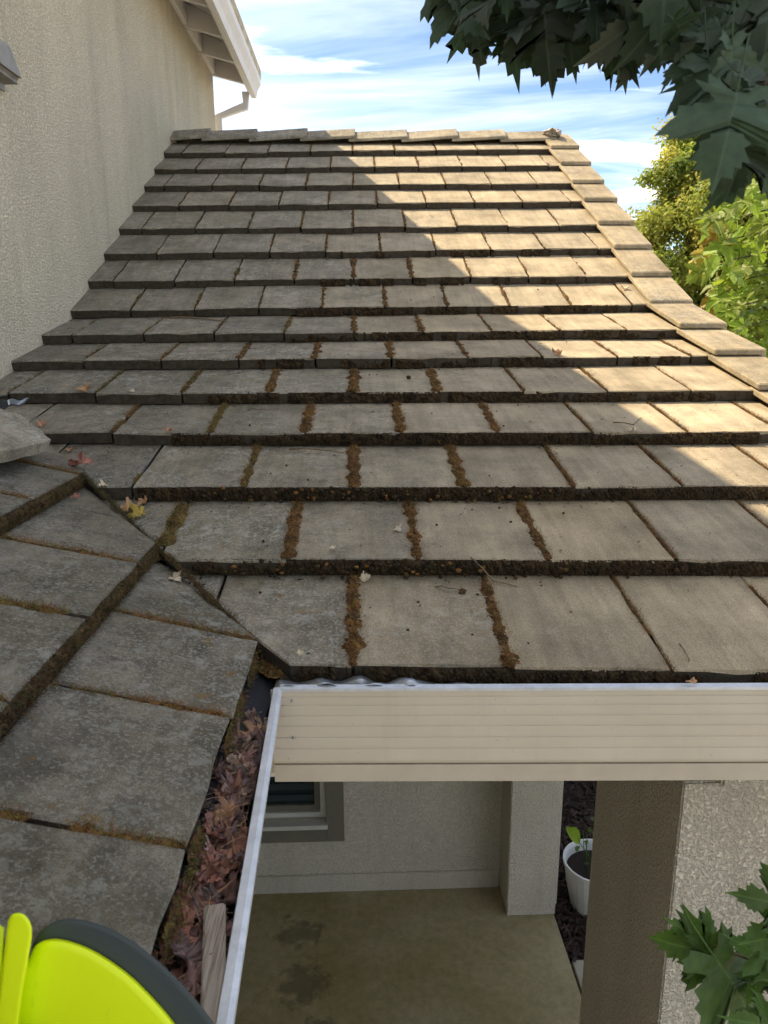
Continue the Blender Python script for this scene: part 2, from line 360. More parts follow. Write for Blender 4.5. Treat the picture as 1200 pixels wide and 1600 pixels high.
while yy > -4:                                       # rafter tails
    prism('rafter_tail', [(WX-.1, zr(WX-.1)-.002), (XF-.002, zr(XF)-.002), (XF-.002, zr(XF)-.12), (WX-.1, zr(WX-.1)-.19)], yy-.045, yy, 'white_paint')
    prism('blocking', [(WX+.004, zr(WX)-.004), (WX+.04, zr(WX)-.02), (WX+.04, zr(WX)-.17), (WX+.004, zr(WX)-.17)], yy-.565, yy-.05, 'white_paint')
    yy -= .61
prism('fascia_board', [(XF, zr(XF)-.15), (XF+.025, zr(XF)-.15), (XF+.025, zr(XF)+.0), (XF, zr(XF)+.0)], -4.3, WEND+.12, 'white_paint')
gu = prism('eave_gutter', [(XF+.028, zr(XF)-.19), (XF+.075, zr(XF)-.19), (XF+.09, zr(XF)-.13), (XF+.125, zr(XF)-.07), (XF+.125, zr(XF)-.01), (XF+.118, zr(XF)-.01), (XF+.118, zr(XF)-.066), (XF+.028, zr(XF)-.066)], -4.3, WEND+.14, 'white_paint')
dp = [onY(382, 160, WEND+.08), onY(383, 170, WEND+.08), onY(340, 182, WEND+.08), onY(340, 240, WEND+.08)]
def duct(name, pts, w, d, mat, parent, off):         # rectangular downspout
    vs, fs = [], []
    for i, p in enumerate(pts):
        a = (pts[min(i+1, len(pts)-1)]-pts[max(i-1, 0)]).normalized(); n = a.cross(Vector((0, 1, 0))).normalized()
        for sx, sy in ((-1, -1), (1, -1), (1, 1), (-1, 1)): vs.append(p+n*w*sx/2+Vector((0, d*sy/2, 0))-off)
    for i in range(len(pts)-1):
        for k in range(4): fs.append((i*4+k, i*4+(k+1) % 4, i*4+4+(k+1) % 4, i*4+4+k))
    return link(name, mesh(name, vs, fs), mat, parent)
P0 = onY(384, 150, WEND+.09); P0.z = zr(XF)-.15
P1 = onY(384, 166, WEND+.09); P2 = onY(341, 183, WEND+.09); P3 = Vector((P2.x, P2.y, 1.2))
duct('downspout', [P0, P1, P2, P3], .07, .06, 'white_paint', gu, Vector(house.location))
# small hood on the wall, cut by the left edge of the picture
c = onX(-24, 86, WX); wv = empty('wall_vent', (WX, c.y, c.z), label='small grey rounded vent hood on the stucco wall, cut by left picture edge', category='vent')
bm = bmesh.new(); bmesh.ops.create_cube(bm, size=1)
for v in bm.verts: v.co = Vector((.05+v.co.x*.1, v.co.y*.22, v.co.z*.15)) if v.co.z < 0 or v.co.x < 0 else Vector((.03+v.co.x*.06, v.co.y*.2, v.co.z*.15))
bmesh.ops.bevel(bm, geom=bm.edges[:], offset=.022, segments=3, affect='EDGES'); me = bpy.data.meshes.new('hood'); bm.to_mesh(me); bm.free()
link('hood', me, 'vent', wv); box('back_plate', (.001, -.13, -.09), (.008, .13, .09), 'vent', wv, .002)

# ------------------------------------------------------------------ porch below
porch = empty('porch_wall', (0, 3.93, FLOOR), label='shaded cream stucco wall at the back of the porch', category='wall')
def pb(name, a, b, mat, par, bev=0):
    off = Vector(porch.location); return box(name, Vector(a)-off, Vector(b)-off, mat, par, bev)
BW = 3.92
# wall round the window opening
wx0, wx1, wz0, wz1 = -1.15, -.225, -2.895, -1.75
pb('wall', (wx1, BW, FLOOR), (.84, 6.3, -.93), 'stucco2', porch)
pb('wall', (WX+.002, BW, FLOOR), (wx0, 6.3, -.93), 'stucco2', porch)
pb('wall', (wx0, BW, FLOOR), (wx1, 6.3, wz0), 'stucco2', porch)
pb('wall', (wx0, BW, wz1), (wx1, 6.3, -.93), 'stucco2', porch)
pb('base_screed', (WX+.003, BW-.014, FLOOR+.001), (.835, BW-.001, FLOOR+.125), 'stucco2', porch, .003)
win = empty('window', (-.7, BW, wz0), label='window with dark blinds and olive trim in the porch wall', category='window')
def wb(name, a, b, mat, par=None, bev=.002):
    off = Vector(win.location); return box(name, Vector(a)-off, Vector(b)-off, mat, par or win, bev)
T = .108
wb('trim', (wx1+.001, BW-.03, wz0-T-.02), (wx1+T, BW-.002, wz1+T), 'trim_grey'); wb('trim', (wx0-T, BW-.03, wz0-T-.02), (wx1-.001, BW-.002, wz0-.002), 'trim_grey'); wb('trim', (wx0-T, BW-.03, wz0), (wx0-.001, BW-.002, wz1+T), 'trim_grey'); wb('trim', (wx0, BW-.03, wz1+.001), (wx1, BW-.002, wz1+T), 'trim_grey')
fr = wb('frame', (wx1-.035, BW+.03, wz0), (wx1-.001, BW+.08, wz1), 'frame'); wb('frame', (wx0, BW+.03, wz0+.001), (wx1-.036, BW+.08, wz0+.035), 'frame')
sash = wb('sash', (wx1-.07, BW+.045, wz0+.037), (wx1-.037, BW+.085, wz1), 'trim_grey'); wb('sash', (wx0, BW+.045, wz0+.037), (wx1-.072, BW+.085, wz0+.075), 'trim_grey')
wb('sill', (wx0-.02, BW-.05, wz0-.03), (wx1+.01, BW+.03, wz0-.001), 'frame')
wb('pane', (wx0, BW+.062, wz0+.06), (wx1-.06, BW+.068, wz1), 'glass', sash, 0)
for i in range(14): wb('blind_slat', (wx0, BW+.052, wz0+.10+i*.075), (wx1-.075, BW+.06, wz0+.145+i*.075), 'blind', sash, .003)
wb('reveal', (wx0, BW+.20, wz0), (wx1, BW+.22, wz1), 'dark')
post = empty('porch_post', (.985, 3.79, FLOOR), label='cream stucco pilaster at the far end of the porch wall', category='pillar')
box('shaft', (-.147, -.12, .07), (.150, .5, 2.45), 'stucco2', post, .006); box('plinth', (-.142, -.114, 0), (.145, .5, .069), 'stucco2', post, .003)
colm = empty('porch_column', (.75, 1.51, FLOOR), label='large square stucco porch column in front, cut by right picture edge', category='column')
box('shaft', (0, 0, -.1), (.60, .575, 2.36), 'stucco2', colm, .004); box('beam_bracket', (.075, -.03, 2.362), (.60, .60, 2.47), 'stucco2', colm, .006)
# pot with a plant
px, py = 1.40, 3.80
pot = empty('plant_pot', (px, py, FLOOR-.05), label='white plastic plant pot standing on the mulch', category='pot')
def lathe(name, prof, mat, parent, seg=28):
    vs, fs = [], []
    for r_, z in prof:
        for k in range(seg): a = 2*math.pi*k/seg; vs.append((r_*math.cos(a), r_*math.sin(a), z))
    for i in range(len(prof)-1):
        for k in range(seg): fs.append((i*seg+k, i*seg+(k+1) % seg, (i+1)*seg+(k+1) % seg, (i+1)*seg+k))
    fs.append(tuple(range(seg))[::-1]); fs.append(tuple(range((len(prof)-1)*seg, len(prof)*seg))); return link(name, mesh(name, vs, fs, False), mat, parent)
lathe('body', [(.135, 0), (.17, .16), (.185, .29), (.195, .292), (.196, .315), (.186, .316), (.18, .30), (.165, .2), (.01, .2)], 'pot', pot)
lathe('soil', [(.172, .25), (.1, .262), (.01, .265)], 'soil', pot)

# ------------------------------------------------------------------ leaf shapes
HALF = [(0, 0.02, 0), (0.06, -0.03, 0), (0.13, -0.05, 0), (0.2, -0.13, 0.01), (0.24, -0.1, 0.015), (0.36, -0.16, 0.02), (0.34, -0.08, 0.03), (0.45, -0.05, 0.045), (0.37, 0.0, 0.06), (0.3, 0.05, 0.08), (0.22, 0.1, 0.1), (0.31, 0.13, 0.12), (0.42, 0.11, 0.135), (0.45, 0.2, 0.15), (0.55, 0.21, 0.17), (0.56, 0.31, 0.19), (0.66, 0.36, 0.22), (0.74, 0.52, 0.25), (0.61, 0.47, 0.27), (0.6, 0.57, 0.29), (0.5, 0.49, 0.31), (0.46, 0.55, 0.33), (0.36, 0.46, 0.345), (0.25, 0.42, 0.36), (0.155, 0.38, 0.38), (0.17, 0.47, 0.44), (0.26, 0.52, 0.48), (0.22, 0.58, 0.53), (0.31, 0.68, 0.58), (0.21, 0.67, 0.63), (0.23, 0.78, 0.7), (0.14, 0.77, 0.76), (0.135, 0.88, 0.83), (0.06, 0.87, 0.9), (0, 1.06, 1.06)]
def leaf_mesh(name, r, curl=.25, fold=.25, jit=.03, narrow=1.0, twist=0, petiole=.5, size=1.0):
    vs, fs = [], []
    for side in (1, -1):
        k = len(vs)
        for i, (x, y, my) in enumerate(HALF):
            jx, jy = (r.uniform(-jit, jit), r.uniform(-jit, jit)) if 0 < i < len(HALF)-1 else (0, 0)
            vs.append(Vector((0, my, 0))); vs.append(Vector(((x+jx)*side*narrow, y+jy, 0)))
        for i in range(len(HALF)-1):
            f = (k+2*i, k+2*i+1, k+2*i+3, k+2*i+2); fs.append(f if side > 0 else f[::-1])
    ph = r.uniform(0, 6)
    for v in vs:
        x, y = v.x, v.y
        v.z = fold*(math.sqrt(x*x+.004)-.063) - curl*(y-.15)**2*(1 if y > .15 else .3) - curl*.6*x*x*1.6 + .03*math.sin(9*x+ph)+.025*math.sin(11*y+ph)*abs(x)*2 + twist*x*y
    if petiole:
        a, b = tube_data([(0, .05, .004), (0, -.2*petiole, .0), (.02, -.6*petiole, .05), (.03, -petiole, .12)], [.012, .012, .011, .012], 4); k = len(vs)
        vs += a; fs += [tuple(i+k for i in f) for f in b]
    return mesh(name, [v*size for v in vs], fs)
def crumpled(name, r, size):                          # dead leaf curled into a boat
    me = leaf_mesh(name, r, 0, 0, .05, 1, 0, .4, 1)
    ax = r.uniform(.9, 2.2); ay = r.uniform(-1.2, 1.6); tw = r.uniform(-.8, .8)
    for v in me.vertices:
        x, y, z = v.co; y -= .4
        x2 = math.sin(ax*x)/ax; z2 = (1-math.cos(ax*x))/ax
        y2 = math.sin(ay*y)/ay if abs(ay) > .1 else y; z2 += (1-math.cos(ay*y))/ay if abs(ay) > .1 else 0
        z2 += tw*x*y + .07*math.sin(14*x+3*y)+.05*math.sin(17*y+5*x) + z
        v.co = Vector((x2, y2, z2))*size
    me.update(); return me
def basis(nrm, ydir):
    n = Vector(nrm).normalized(); y = Vector(ydir); y = (y-n*y.dot(n)).normalized(); x = y.cross(n)
    m_ = Matrix.Identity(4)
    for i in range(3): m_[i][0] = x[i]; m_[i][1] = y[i]; m_[i][2] = n[i]
    return m_

# ------------------------------------------------------------------ tiled roofs
Y0, Z0, Y7, Z7 = 1.3313, -.6486, 3.7846, .0796
T1, T2, TL = math.tan(.28853), math.tan(.49296), .40
KL = .966
X0, Z0L = -.222*KL, Z0*KL                             # eave of the side roof
TH = .040
CY = [1.339, 1.696, 2.041, 2.390, 2.731, 3.086, 3.424, 3.800, 4.084, 4.391, 4.698, 5.029, 5.330, 5.645, 5.963, 6.285]
CS = [-.046, -.03, -.02, -.018, -.007, .004, .013, .013, .016, .02, .02, .024, .018, .027, .033, .033]
planeM = lambda y: Z0+(y-Y0)*T1 if y < Y7 else Z7+(y-Y7)*T2
planeL = lambda x: Z0L+(X0-x)*TL
yn = lambda n, x: CY[n]+CS[n]*x
valley = lambda y: -.14-.83*(y-1.346)                 # x of the valley line
def zM(n):                                            # top surface of course n of the main roof
    def f(x, y):
        a, b = yn(n, x), yn(n+1, x); za, zb = planeM(a), planeM(b)-TH-.004
        return za+(y-a)/(b-a)*(zb-za)
    return f
XL = [x*KL for x in (-.222, -.515, -.808, -1.101, -1.394, -1.69)]
def zL(n):
    def f(x, y):
        a, b = XL[n], XL[n+1]; za, zb = planeL(a), planeL(b)-TH-.004
        return za+(x-a)/(b-a)*(zb-za)
    return f
def clip(poly, fn):
    out = []
    for i, p in enumerate(poly):
        q = poly[(i+1) % len(poly)]; a, b = fn(*p), fn(*q)
        if a >= 0: out.append(p)
        if (a >= 0) != (b >= 0):
            t = a/(a-b); out.append((p[0]+(q[0]-p[0])*t, p[1]+(q[1]-p[1])*t))
    return out
def area(poly): return .5*sum(poly[i][0]*poly[(i+1) % len(poly)][1]-poly[(i+1) % len(poly)][0]*poly[i][1] for i in range(len(poly)))
def tile_obj(name, parent, poly, zf, color, nrm=(0, 0, 1), th=TH, step=.06, jit=.0026, lift=None, chip=0):
    if area(poly) < 0: poly = poly[::-1]
    if abs(area(poly)) < .0025: return None
    pts = []
    for i, p in enumerate(poly):
        q = poly[(i+1) % len(poly)]; L = math.hypot(q[0]-p[0], q[1]-p[1]); k = max(1, int(L/step))
        for j in range(k):
            t = j/k; jj = jit if j else jit*.6
            pts.append((p[0]+(q[0]-p[0])*t+rnd.uniform(-jj, jj), p[1]+(q[1]-p[1])*t+rnd.uniform(-jj, jj)))
    cx_ = sum(p[0] for p in pts)/len(pts); cy_ = sum(p[1] for p in pts)/len(pts); cz = zf(cx_, cy_)
    lf = rnd.uniform(-.0032, .0032) if lift is None else lift; tx, ty = rnd.uniform(-.006, .006), rnd.uniform(-.006, .006)
    nv = Vector(nrm).normalized(); n = len(pts); r1, r2, r3 = [], [], []
    for x, y in pts:
        d = Vector((cx_-x, cy_-y)); d = d.normalized()*min(.004, d.length*.5)
        z = zf(x, y)-cz+lf+tx*(x-cx_)+ty*(y-cy_)
        v = Vector((x-cx_, y-cy_, z)); zi = zf(x+d.x, y+d.y)-cz+lf+tx*(x+d.x-cx_)+ty*(y+d.y-cy_)
        ed = rnd.uniform(.0025, .0045)+(rnd.random() < chip)*rnd.uniform(.002, .006)
        r1.append(Vector((x-cx_+d.x, y-cy_+d.y, zi))); r2.append(v-nv*ed); r3.append(v-nv*th+Vector((d.x, d.y, 0))*.4)
    fs = [tuple(range(n))]+[(i, n+i, n+(i+1) % n, (i+1) % n) for i in range(n)]+[(n+i, 2*n+i, 2*n+(i+1) % n, n+(i+1) % n) for i in range(n)]+[tuple(range(3*n-1, 2*n-1, -1))]
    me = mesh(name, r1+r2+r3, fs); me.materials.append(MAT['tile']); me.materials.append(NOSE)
    for i_ in range(n+1, 2*n+2): me.polygons[i_].material_index = 1      # dark edges: black algae, with the shade of the noses painted in
    o = link(name, me, None, parent); o.location = Vector((cx_, cy_, cz))-Vector(parent.location); o.color = color
    return o
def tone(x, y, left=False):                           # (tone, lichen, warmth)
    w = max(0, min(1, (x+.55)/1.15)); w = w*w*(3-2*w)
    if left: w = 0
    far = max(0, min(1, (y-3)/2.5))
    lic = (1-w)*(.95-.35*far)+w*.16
    return ((-.08 if left else .20+.22*w+.12*far*(1-w)-.06*far*w)+rnd.uniform(-.07, .07), max(0, lic+rnd.uniform(-.12, .12)), max(0, min(1, .18+.62*w+rnd.uniform(-.12, .12))), 1)  # upper left courses get a lighter tile colour to lift their shade
main = empty('tiled_roof', (0, Y0, Z0-.1), label='large weathered flat-tile roof slope rising to the ridge', category='roof')
PH = (-.015, .139); TW = .31
joints = []                                           # (n, x) for the moss
for n in range(15):
    for k in range(-6, 7):
        xa = PH[n % 2]+k*TW; xb = xa+TW
        if xb < WX+.02 or xa > 1.52: continue
        joints.append((n, xa))
        gap = .0035
        xa2, xb2 = max(xa+gap, WX-.01), min(xb-gap, 1.52)
        if xb2-xa2 < .03: continue
        lap = .055 if n < 14 else .02
        ja, jb = rnd.uniform(-.007, .007), rnd.uniform(-.004, .004)
        poly = [(xa2, yn(n, xa2)+ja), (xb2, yn(n, xb2)+ja+jb), (xb2, yn(n+1, xb2)+lap), (xa2, yn(n+1, xa2)+lap)]
        if n < 6: poly = clip(poly, lambda x, y: x-(valley(y)+(.005 if n == 0 else .003)))
        if len(poly) < 3: continue
        t_ = T1 if n < 7 else T2
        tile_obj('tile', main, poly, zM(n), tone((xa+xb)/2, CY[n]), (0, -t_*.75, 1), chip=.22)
# felt deck, closed underneath by the soffit
def deck(name, quads, mat, parent, th):
    vs, fs = [], []
    for q in quads:
        k = len(vs); vs += [Vector(p)-Vector(parent.location) for p in q]+[Vector(p)-Vector(parent.location)-Vector((0, 0, th)) for p in q]
        fs += [(k, k+1, k+2, k+3), (k+7, k+6, k+5, k+4)]+[(k+i, k+4+i, k+4+(i+1) % 4, k+(i+1) % 4) for i in range(4)]
    return link(name, mesh(name, vs, fs), mat, parent)
dz = .085
dm = lambda x, y: (x, y, planeM(y)-dz)
deck('underlay', [[dm(valley(Y0+.05), Y0+.05), dm(1.62, Y0+.02), dm(1.62, 2.75), dm(valley(2.75), 2.75)], [dm(WX, 2.752), dm(1.62, 2.752), dm(1.62, Y7), dm(WX, Y7)], [dm(WX, Y7+.001), dm(1.62, Y7+.001), dm(1.62, 6.3), dm(WX, 6.3)],
     [(WX, 6.302, planeM(6.3)-dz), (1.62, 6.302, planeM(6.3)-dz), (1.62, 8.6, planeM(6.3)-dz-1.2), (WX, 8.6, planeM(6.3)-dz-1.2)]], 'felt', main, .03)
# ridge caps: overlapping, raised ends to the right
RY = 6.30; RZ = planeM(6.30)+.012
ends = [-1.10, -.745, -.36, .005, .405, .79, 1.16, 1.50]
x_prev = WX-.02
for i, xe in enumerate(ends):
    a, b = (x_prev-.05 if i else WX-.01), xe
    za, zb = RZ+.010, RZ+.036; w_ = .145
    if i == len(ends)-1: zb = RZ+.024; b += .04
    vs = []
    for x, z in ((a, za), (b, zb)):
        jz = rnd.uniform(-.004, .004)
        vs += [Vector((x, RY-w_, z-w_*T2-.004+jz)), Vector((x, RY, z+jz)), Vector((x, RY+w_, z-w_*T2+jz)), Vector((x, RY+w_, z-w_*T2-.024+jz)), Vector((x, RY, z-.024+jz)), Vector((x, RY-w_, z-w_*T2-.026+jz))]
    fs = [(i_, (i_+1) % 6, 6+(i_+1) % 6, 6+i_) for i_ in range(6)]+[(0, 5, 4, 3, 2, 1), (6, 7, 8, 9, 10, 11)]
    c_ = Vector(((a+b)/2, RY, RZ)); bm = bmesh.new(); bv = [bm.verts.new(v-c_) for v in vs]
    for f in fs: bm.faces.new([bv[q] for q in f])
    bmesh.ops.recalc_face_normals(bm, faces=bm.faces); bmesh.ops.bevel(bm, geom=bm.edges[:], offset=.004, segments=1, affect='EDGES')
    me = bpy.data.meshes.new('ridge_cap'); bm.to_mesh(me); bm.free()
    o = link('ridge_cap', me, 'tile', main); o.location = c_-Vector(main.location); cc = tone(xe-.2, 5.5); o.color = (cc[0]-.02, cc[1]+.25, cc[2]*.7, 1)
    x_prev = xe
# rake tiles along the gable edge
RX0, RX1 = 1.452, 1.668
for n in range(14, -1, -1):
    y_a, y_b = yn(n, 1.5)-.045, yn(n+1, 1.5)+.03
    if n == 14: y_b = 6.33
    t_ = T1 if n < 7 else T2; nv = Vector((0, -t_, 1)).normalized()
    ptop = lambda y, e: Vector((0, y, planeM(y)+e))
    ring = []
    sk = rnd.uniform(-.006, .006)
    for y, e in ((y_a, .040), (y_b, .004)):
        p = ptop(y, e)
        ring += [p+Vector((RX0+sk, 0, 0)), p+Vector((RX1+sk, 0, 0)), p+Vector((RX1+sk, 0, -.15)), p+Vector((RX1+sk-.025, 0, -.15)), p+Vector((RX1+sk-.025, 0, -.026)), p+Vector((RX0+sk, 0, -.026))]
    fs = [(i_, (i_+1) % 6, 6+(i_+1) % 6, 6+i_) for i_ in range(6)]+[(0, 5, 4, 3, 2, 1), (6, 7, 8, 9, 10, 11)]
    c_ = Vector((1.56, (y_a+y_b)/2, planeM((y_a+y_b)/2))); bm = bmesh.new(); bv = [bm.verts.new(v-c_) for v in ring]
    for f in fs: bm.faces.new([bv[q] for q in f])
    bmesh.ops.recalc_face_normals(bm, faces=bm.faces); bmesh.ops.bevel(bm, geom=bm.edges[:], offset=.005, segments=1, affect='EDGES')
    me = bpy.data.meshes.new('rake_tile'); bm.to_mesh(me); bm.free()
    o = link('rake_tile', me, 'tile', main); o.location = c_-Vector(main.location); o.color = (.26+rnd.uniform(-.06, .06), .45+rnd.uniform(-.1, .15), 1.0, 1)
def blob(name, c_, rx, ry, rz, mat, parent, sub=3, amp=.25, fr=30):
    bm = bmesh.new(); bmesh.ops.create_icosphere(bm, subdivisions=sub, radius=1)
    for v in bm.verts:
        k = 1+amp*noise.noise(Vector((v.co.x*rx, v.co.y*ry, v.co.z*rz))*fr+Vector(c_)*9)
        v.co = Vector((v.co.x*rx*k, v.co.y*ry*k, v.co.z*rz*k))
    me = bpy.data.meshes.new(name); bm.to_mesh(me); bm.free()
    o = link(name, me, mat, parent); o.location = Vector(c_)-Vector(parent.location); return o
blob('mortar_patch', (1.52, RY-.08, RZ-.02), .07, .10, .035, 'mortar', main, 3, .5, 40)

side = empty('tiled_roof', (-.8, 1.2, Z0-.1), label='near grey lichen-spotted lean-to roof slope at lower left', category='roof')
JY = [[.83+.325*k for k in range(-5, 5)], [1.335+.325*k for k in range(-6, 5)], [1.825+.33*k for k in range(-7, 5)], [1.66+.33*k for k in range(-6, 6)]]
JY = [[y*KL for y in r] for r in JY]
ljoints = []
for n in range(4):
    for i in range(len(JY[n])-1):
        ya, yb = JY[n][i]+.004, JY[n][i+1]-.004
        if yb < -.9: continue
        xn, xh = XL[n]+rnd.uniform(-.004, .004), XL[n+1]-.05
        sk = .05*(0 if n == 0 else .4)
        poly = [(xn, ya), (xn, yb), (xh, yb-sk), (xh, ya-sk)]
        if yb > 1.2: poly = clip(poly, lambda x, y: (valley(y)-(.005 if n == 0 else .003))-x)
        poly = clip(poly, lambda x, y: x-(WX-.01))
        ljoints.append((n, JY[n][i+1]))
        if len(poly) < 3: continue
        if n == 3 and ya > 1.95: continue                # the uppermost piece has slipped out and lies loose
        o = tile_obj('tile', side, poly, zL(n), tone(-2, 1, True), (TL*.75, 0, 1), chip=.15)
deck('underlay', [[(X0-.03, -1, planeL(X0-.03)-dz), (valley(1.35)-.03, 1.40, planeL(X0-.03)-dz), (WX, 2.9, planeL(WX)-dz), (WX, -1, planeL(WX)-dz)]], 'felt', side, .03)
deck('valley_metal', [[(-.10, 1.36, Z0-.073), (.06, 1.36, Z0-.073), (-1.1, 2.80, planeM(2.62)-.076), (-1.30, 2.80, planeM(2.62)-.076)]], 'flash', main, .002)

# ------------------------------------------------------------------ gutters
GZ = -.666
A = Vector((-.154, 1.287, GZ)); B = Vector((2.05, 1.287-.036*2.204, GZ)); dirv = (B-A).normalized(); outw = Vector((dirv.y, -dirv.x, 0))
gut = empty('rain_gutter', (A.x, A.y, GZ-.2), label='long beige ribbed rain gutter across the front eave', category='gutter')
goff = Vector(gut.location)
prof = [(0, 0)]
zz = -.012
for hgt in (.018, .022, .022, .024, .024, .020):
    prof += [(0, zz), (-.0016, zz-.0009), (-.0016, zz-.0024), (.0004, zz-.0036)]; zz -= hgt
prof += [(.001, -.150), (-.002, -.157), (-.008, -.1595), (-.12, -.1595), (-.12, -.012), (-.118, -.012), (-.118, -.157), (-.012, -.155), (-.010, -.004)]
trf = extrude_profile('trough', prof, A-goff-dirv*.018, B-goff, outw, 'gutter', gut)
extrude_profile('lip', [(.003, -.002), (.003, .004), (-.014, .004), (-.014, -.0015)], A-goff-dirv*.0, B-goff, outw, 'lip', trf)
extrude_profile('fascia_strip', [(-.004, -.162), (-.0045, -.199), (-.03, -.199), (-.03, -.162)], A-goff-dirv*.018, B-goff, outw, 'fascia', gut)
bm = bmesh.new()                                       # end cap screw
bmesh.ops.create_uvsphere(bm, u_segments=10, v_segments=6, radius=.003); me = bpy.data.meshes.new('screw'); bm.to_mesh(me); bm.free()
for dx_, dz_ in ((.022, -.022), (.022, -.10)):
    o = link('screw', me, 'flash', trf); o.location = A+dirv*dx_+outw*.001+Vector((0, 0, dz_))-goff
gl = empty('rain_gutter', (-.15, .5, GZ-.2), label='side gutter with pale metal rim, full of dead leaves', category='gutter')
goff2 = Vector(gl.location); A2 = Vector((-.152, 1.29, GZ)); B2 = Vector((-.116, 0.0, GZ)); d2 = (B2-A2).normalized(); out2 = Vector((-d2.y, d2.x, 0))
if out2.x < 0: out2 = -out2
trs = extrude_profile('trough', [(0, -.001), (0, -.018), (-.06, -.13), (-.15, -.13), (-.15, -.03), (-.148, -.03), (-.148, -.127), (-.061, -.127), (-.014, -.02), (-.014, -.001)], A2-goff2, B2-goff2, out2, 'dark', gl)
extrude_profile('lip', [(.001, -.012), (.002, .002), (-.004, .005), (-.014, .004), (-.0165, -.004), (-.0165, -.012)], A2-goff2, B2-goff2, out2, 'lip', trs)
# crumpled flashing at the eave of the main roof
vs, fs = [], []
nx_, ny_ = 60, 4
for i in range(nx_+1):
    for j in range(ny_+1):
        x = -.16+i*.42/nx_; w_ = noise.noise(Vector((x*22, j*.3, 2)))
        vs.append(Vector((x, 1.282+.012+j*.011-.036*(x+.15), GZ+.003+.010*w_+.006*math.sin(x*75+j*.4)*(1 if x < .1 else .5)-.002*j-(max(0, x-.1)*.08))))
for i in range(nx_):
    for j in range(ny_): k = i*(ny_+1)+j; fs.append((k, k+ny_+1, k+ny_+2, k+1))
fl = link('flashing', mesh('flashing', [v-goff for v in vs], fs, True), 'flash', gut)
sol = fl.modifiers.new('thick', 'SOLIDIFY'); sol.thickness = .0008
# soffits and the beam behind the gutter: close the underside of both roofs
box('soffit', (WX+.003, 1.40, -.925), (1.60, 3.915, -.90), 'soffit', label='painted underside of the porch roof', category='soffit')
box('fascia_beam', (-.25, 1.375, -.90), (1.60, 1.398, -.70), 'fascia', label='painted beam behind the front gutter', category='beam')
box('side_soffit', (WX+.003, -3.0, -.86), (-.30, 1.372, -.84), 'soffit', label='painted underside of the lean-to roof', category='soffit')

# ------------------------------------------------------------------ loose broken tile and torn felt
zoff = .055
def onLz(x, y, e):
    q = ray(x, y); s = (Z0L+X0*TL+e)/(q.z+q.x*TL); return q*s
bt = [onLz(*p, .062) for p in ((-70, 640), (0, 638), (34, 648), (60, 668), (80, 686), (66, 690), (48, 694), (26, 699), (0, 704), (-70, 716))]
brk = empty('broken_tile', sum(bt, Vector())/len(bt), label='broken slipped roof tile lying loose at the valley, left edge', category='tile')
pl = lambda x, y: planeL(x)+.062
brs = tile_obj('slab', brk, [(p.x, p.y) for p in bt], pl, (.50, .75, .15, 1), (TL, 0, 1), .036, .03, .004, 0, .3)
for p_ in brs.data.polygons: p_.material_index = 0
def sheet(name, corners, mat, amp, **p):
    a, b, c, d = [Vector(q) for q in corners]; vs, fs = [], []; K = 10
    ctr = (a+b+c+d)/4
    for i in range(K+1):
        for j in range(K+1):
            q = (a*(1-i/K)+b*i/K)*(1-j/K)+(d*(1-i/K)+c*i/K)*j/K
            vs.append(q-ctr+Vector((0, 0, amp*noise.noise(q*14)+amp*.8*math.sin(i*.9))))
    for i in range(K):
        for j in range(K): k = i*(K+1)+j; fs.append((k, k+1, k+K+2, k+K+1))
    o = link(name, mesh(name, vs, fs, True), mat, None, **p); o.location = ctr
    s = o.modifiers.new('thick', 'SOLIDIFY'); s.thickness = .002; return o
sheet('felt_flap', [onLz(-50, 622, .06), onLz(12, 627, .055), onLz(30, 638, .05), onLz(-50, 645, .05)], 'felt', .012, label='black torn underlay felt showing behind the broken tile', category='felt')
sheet('metal_flap', [onLz(12, 626, .075), onLz(46, 623, .07), onLz(38, 631, .06), onLz(14, 634, .06)], 'flash', .004, label='small grey metal scrap beside the torn black felt', category='scrap')

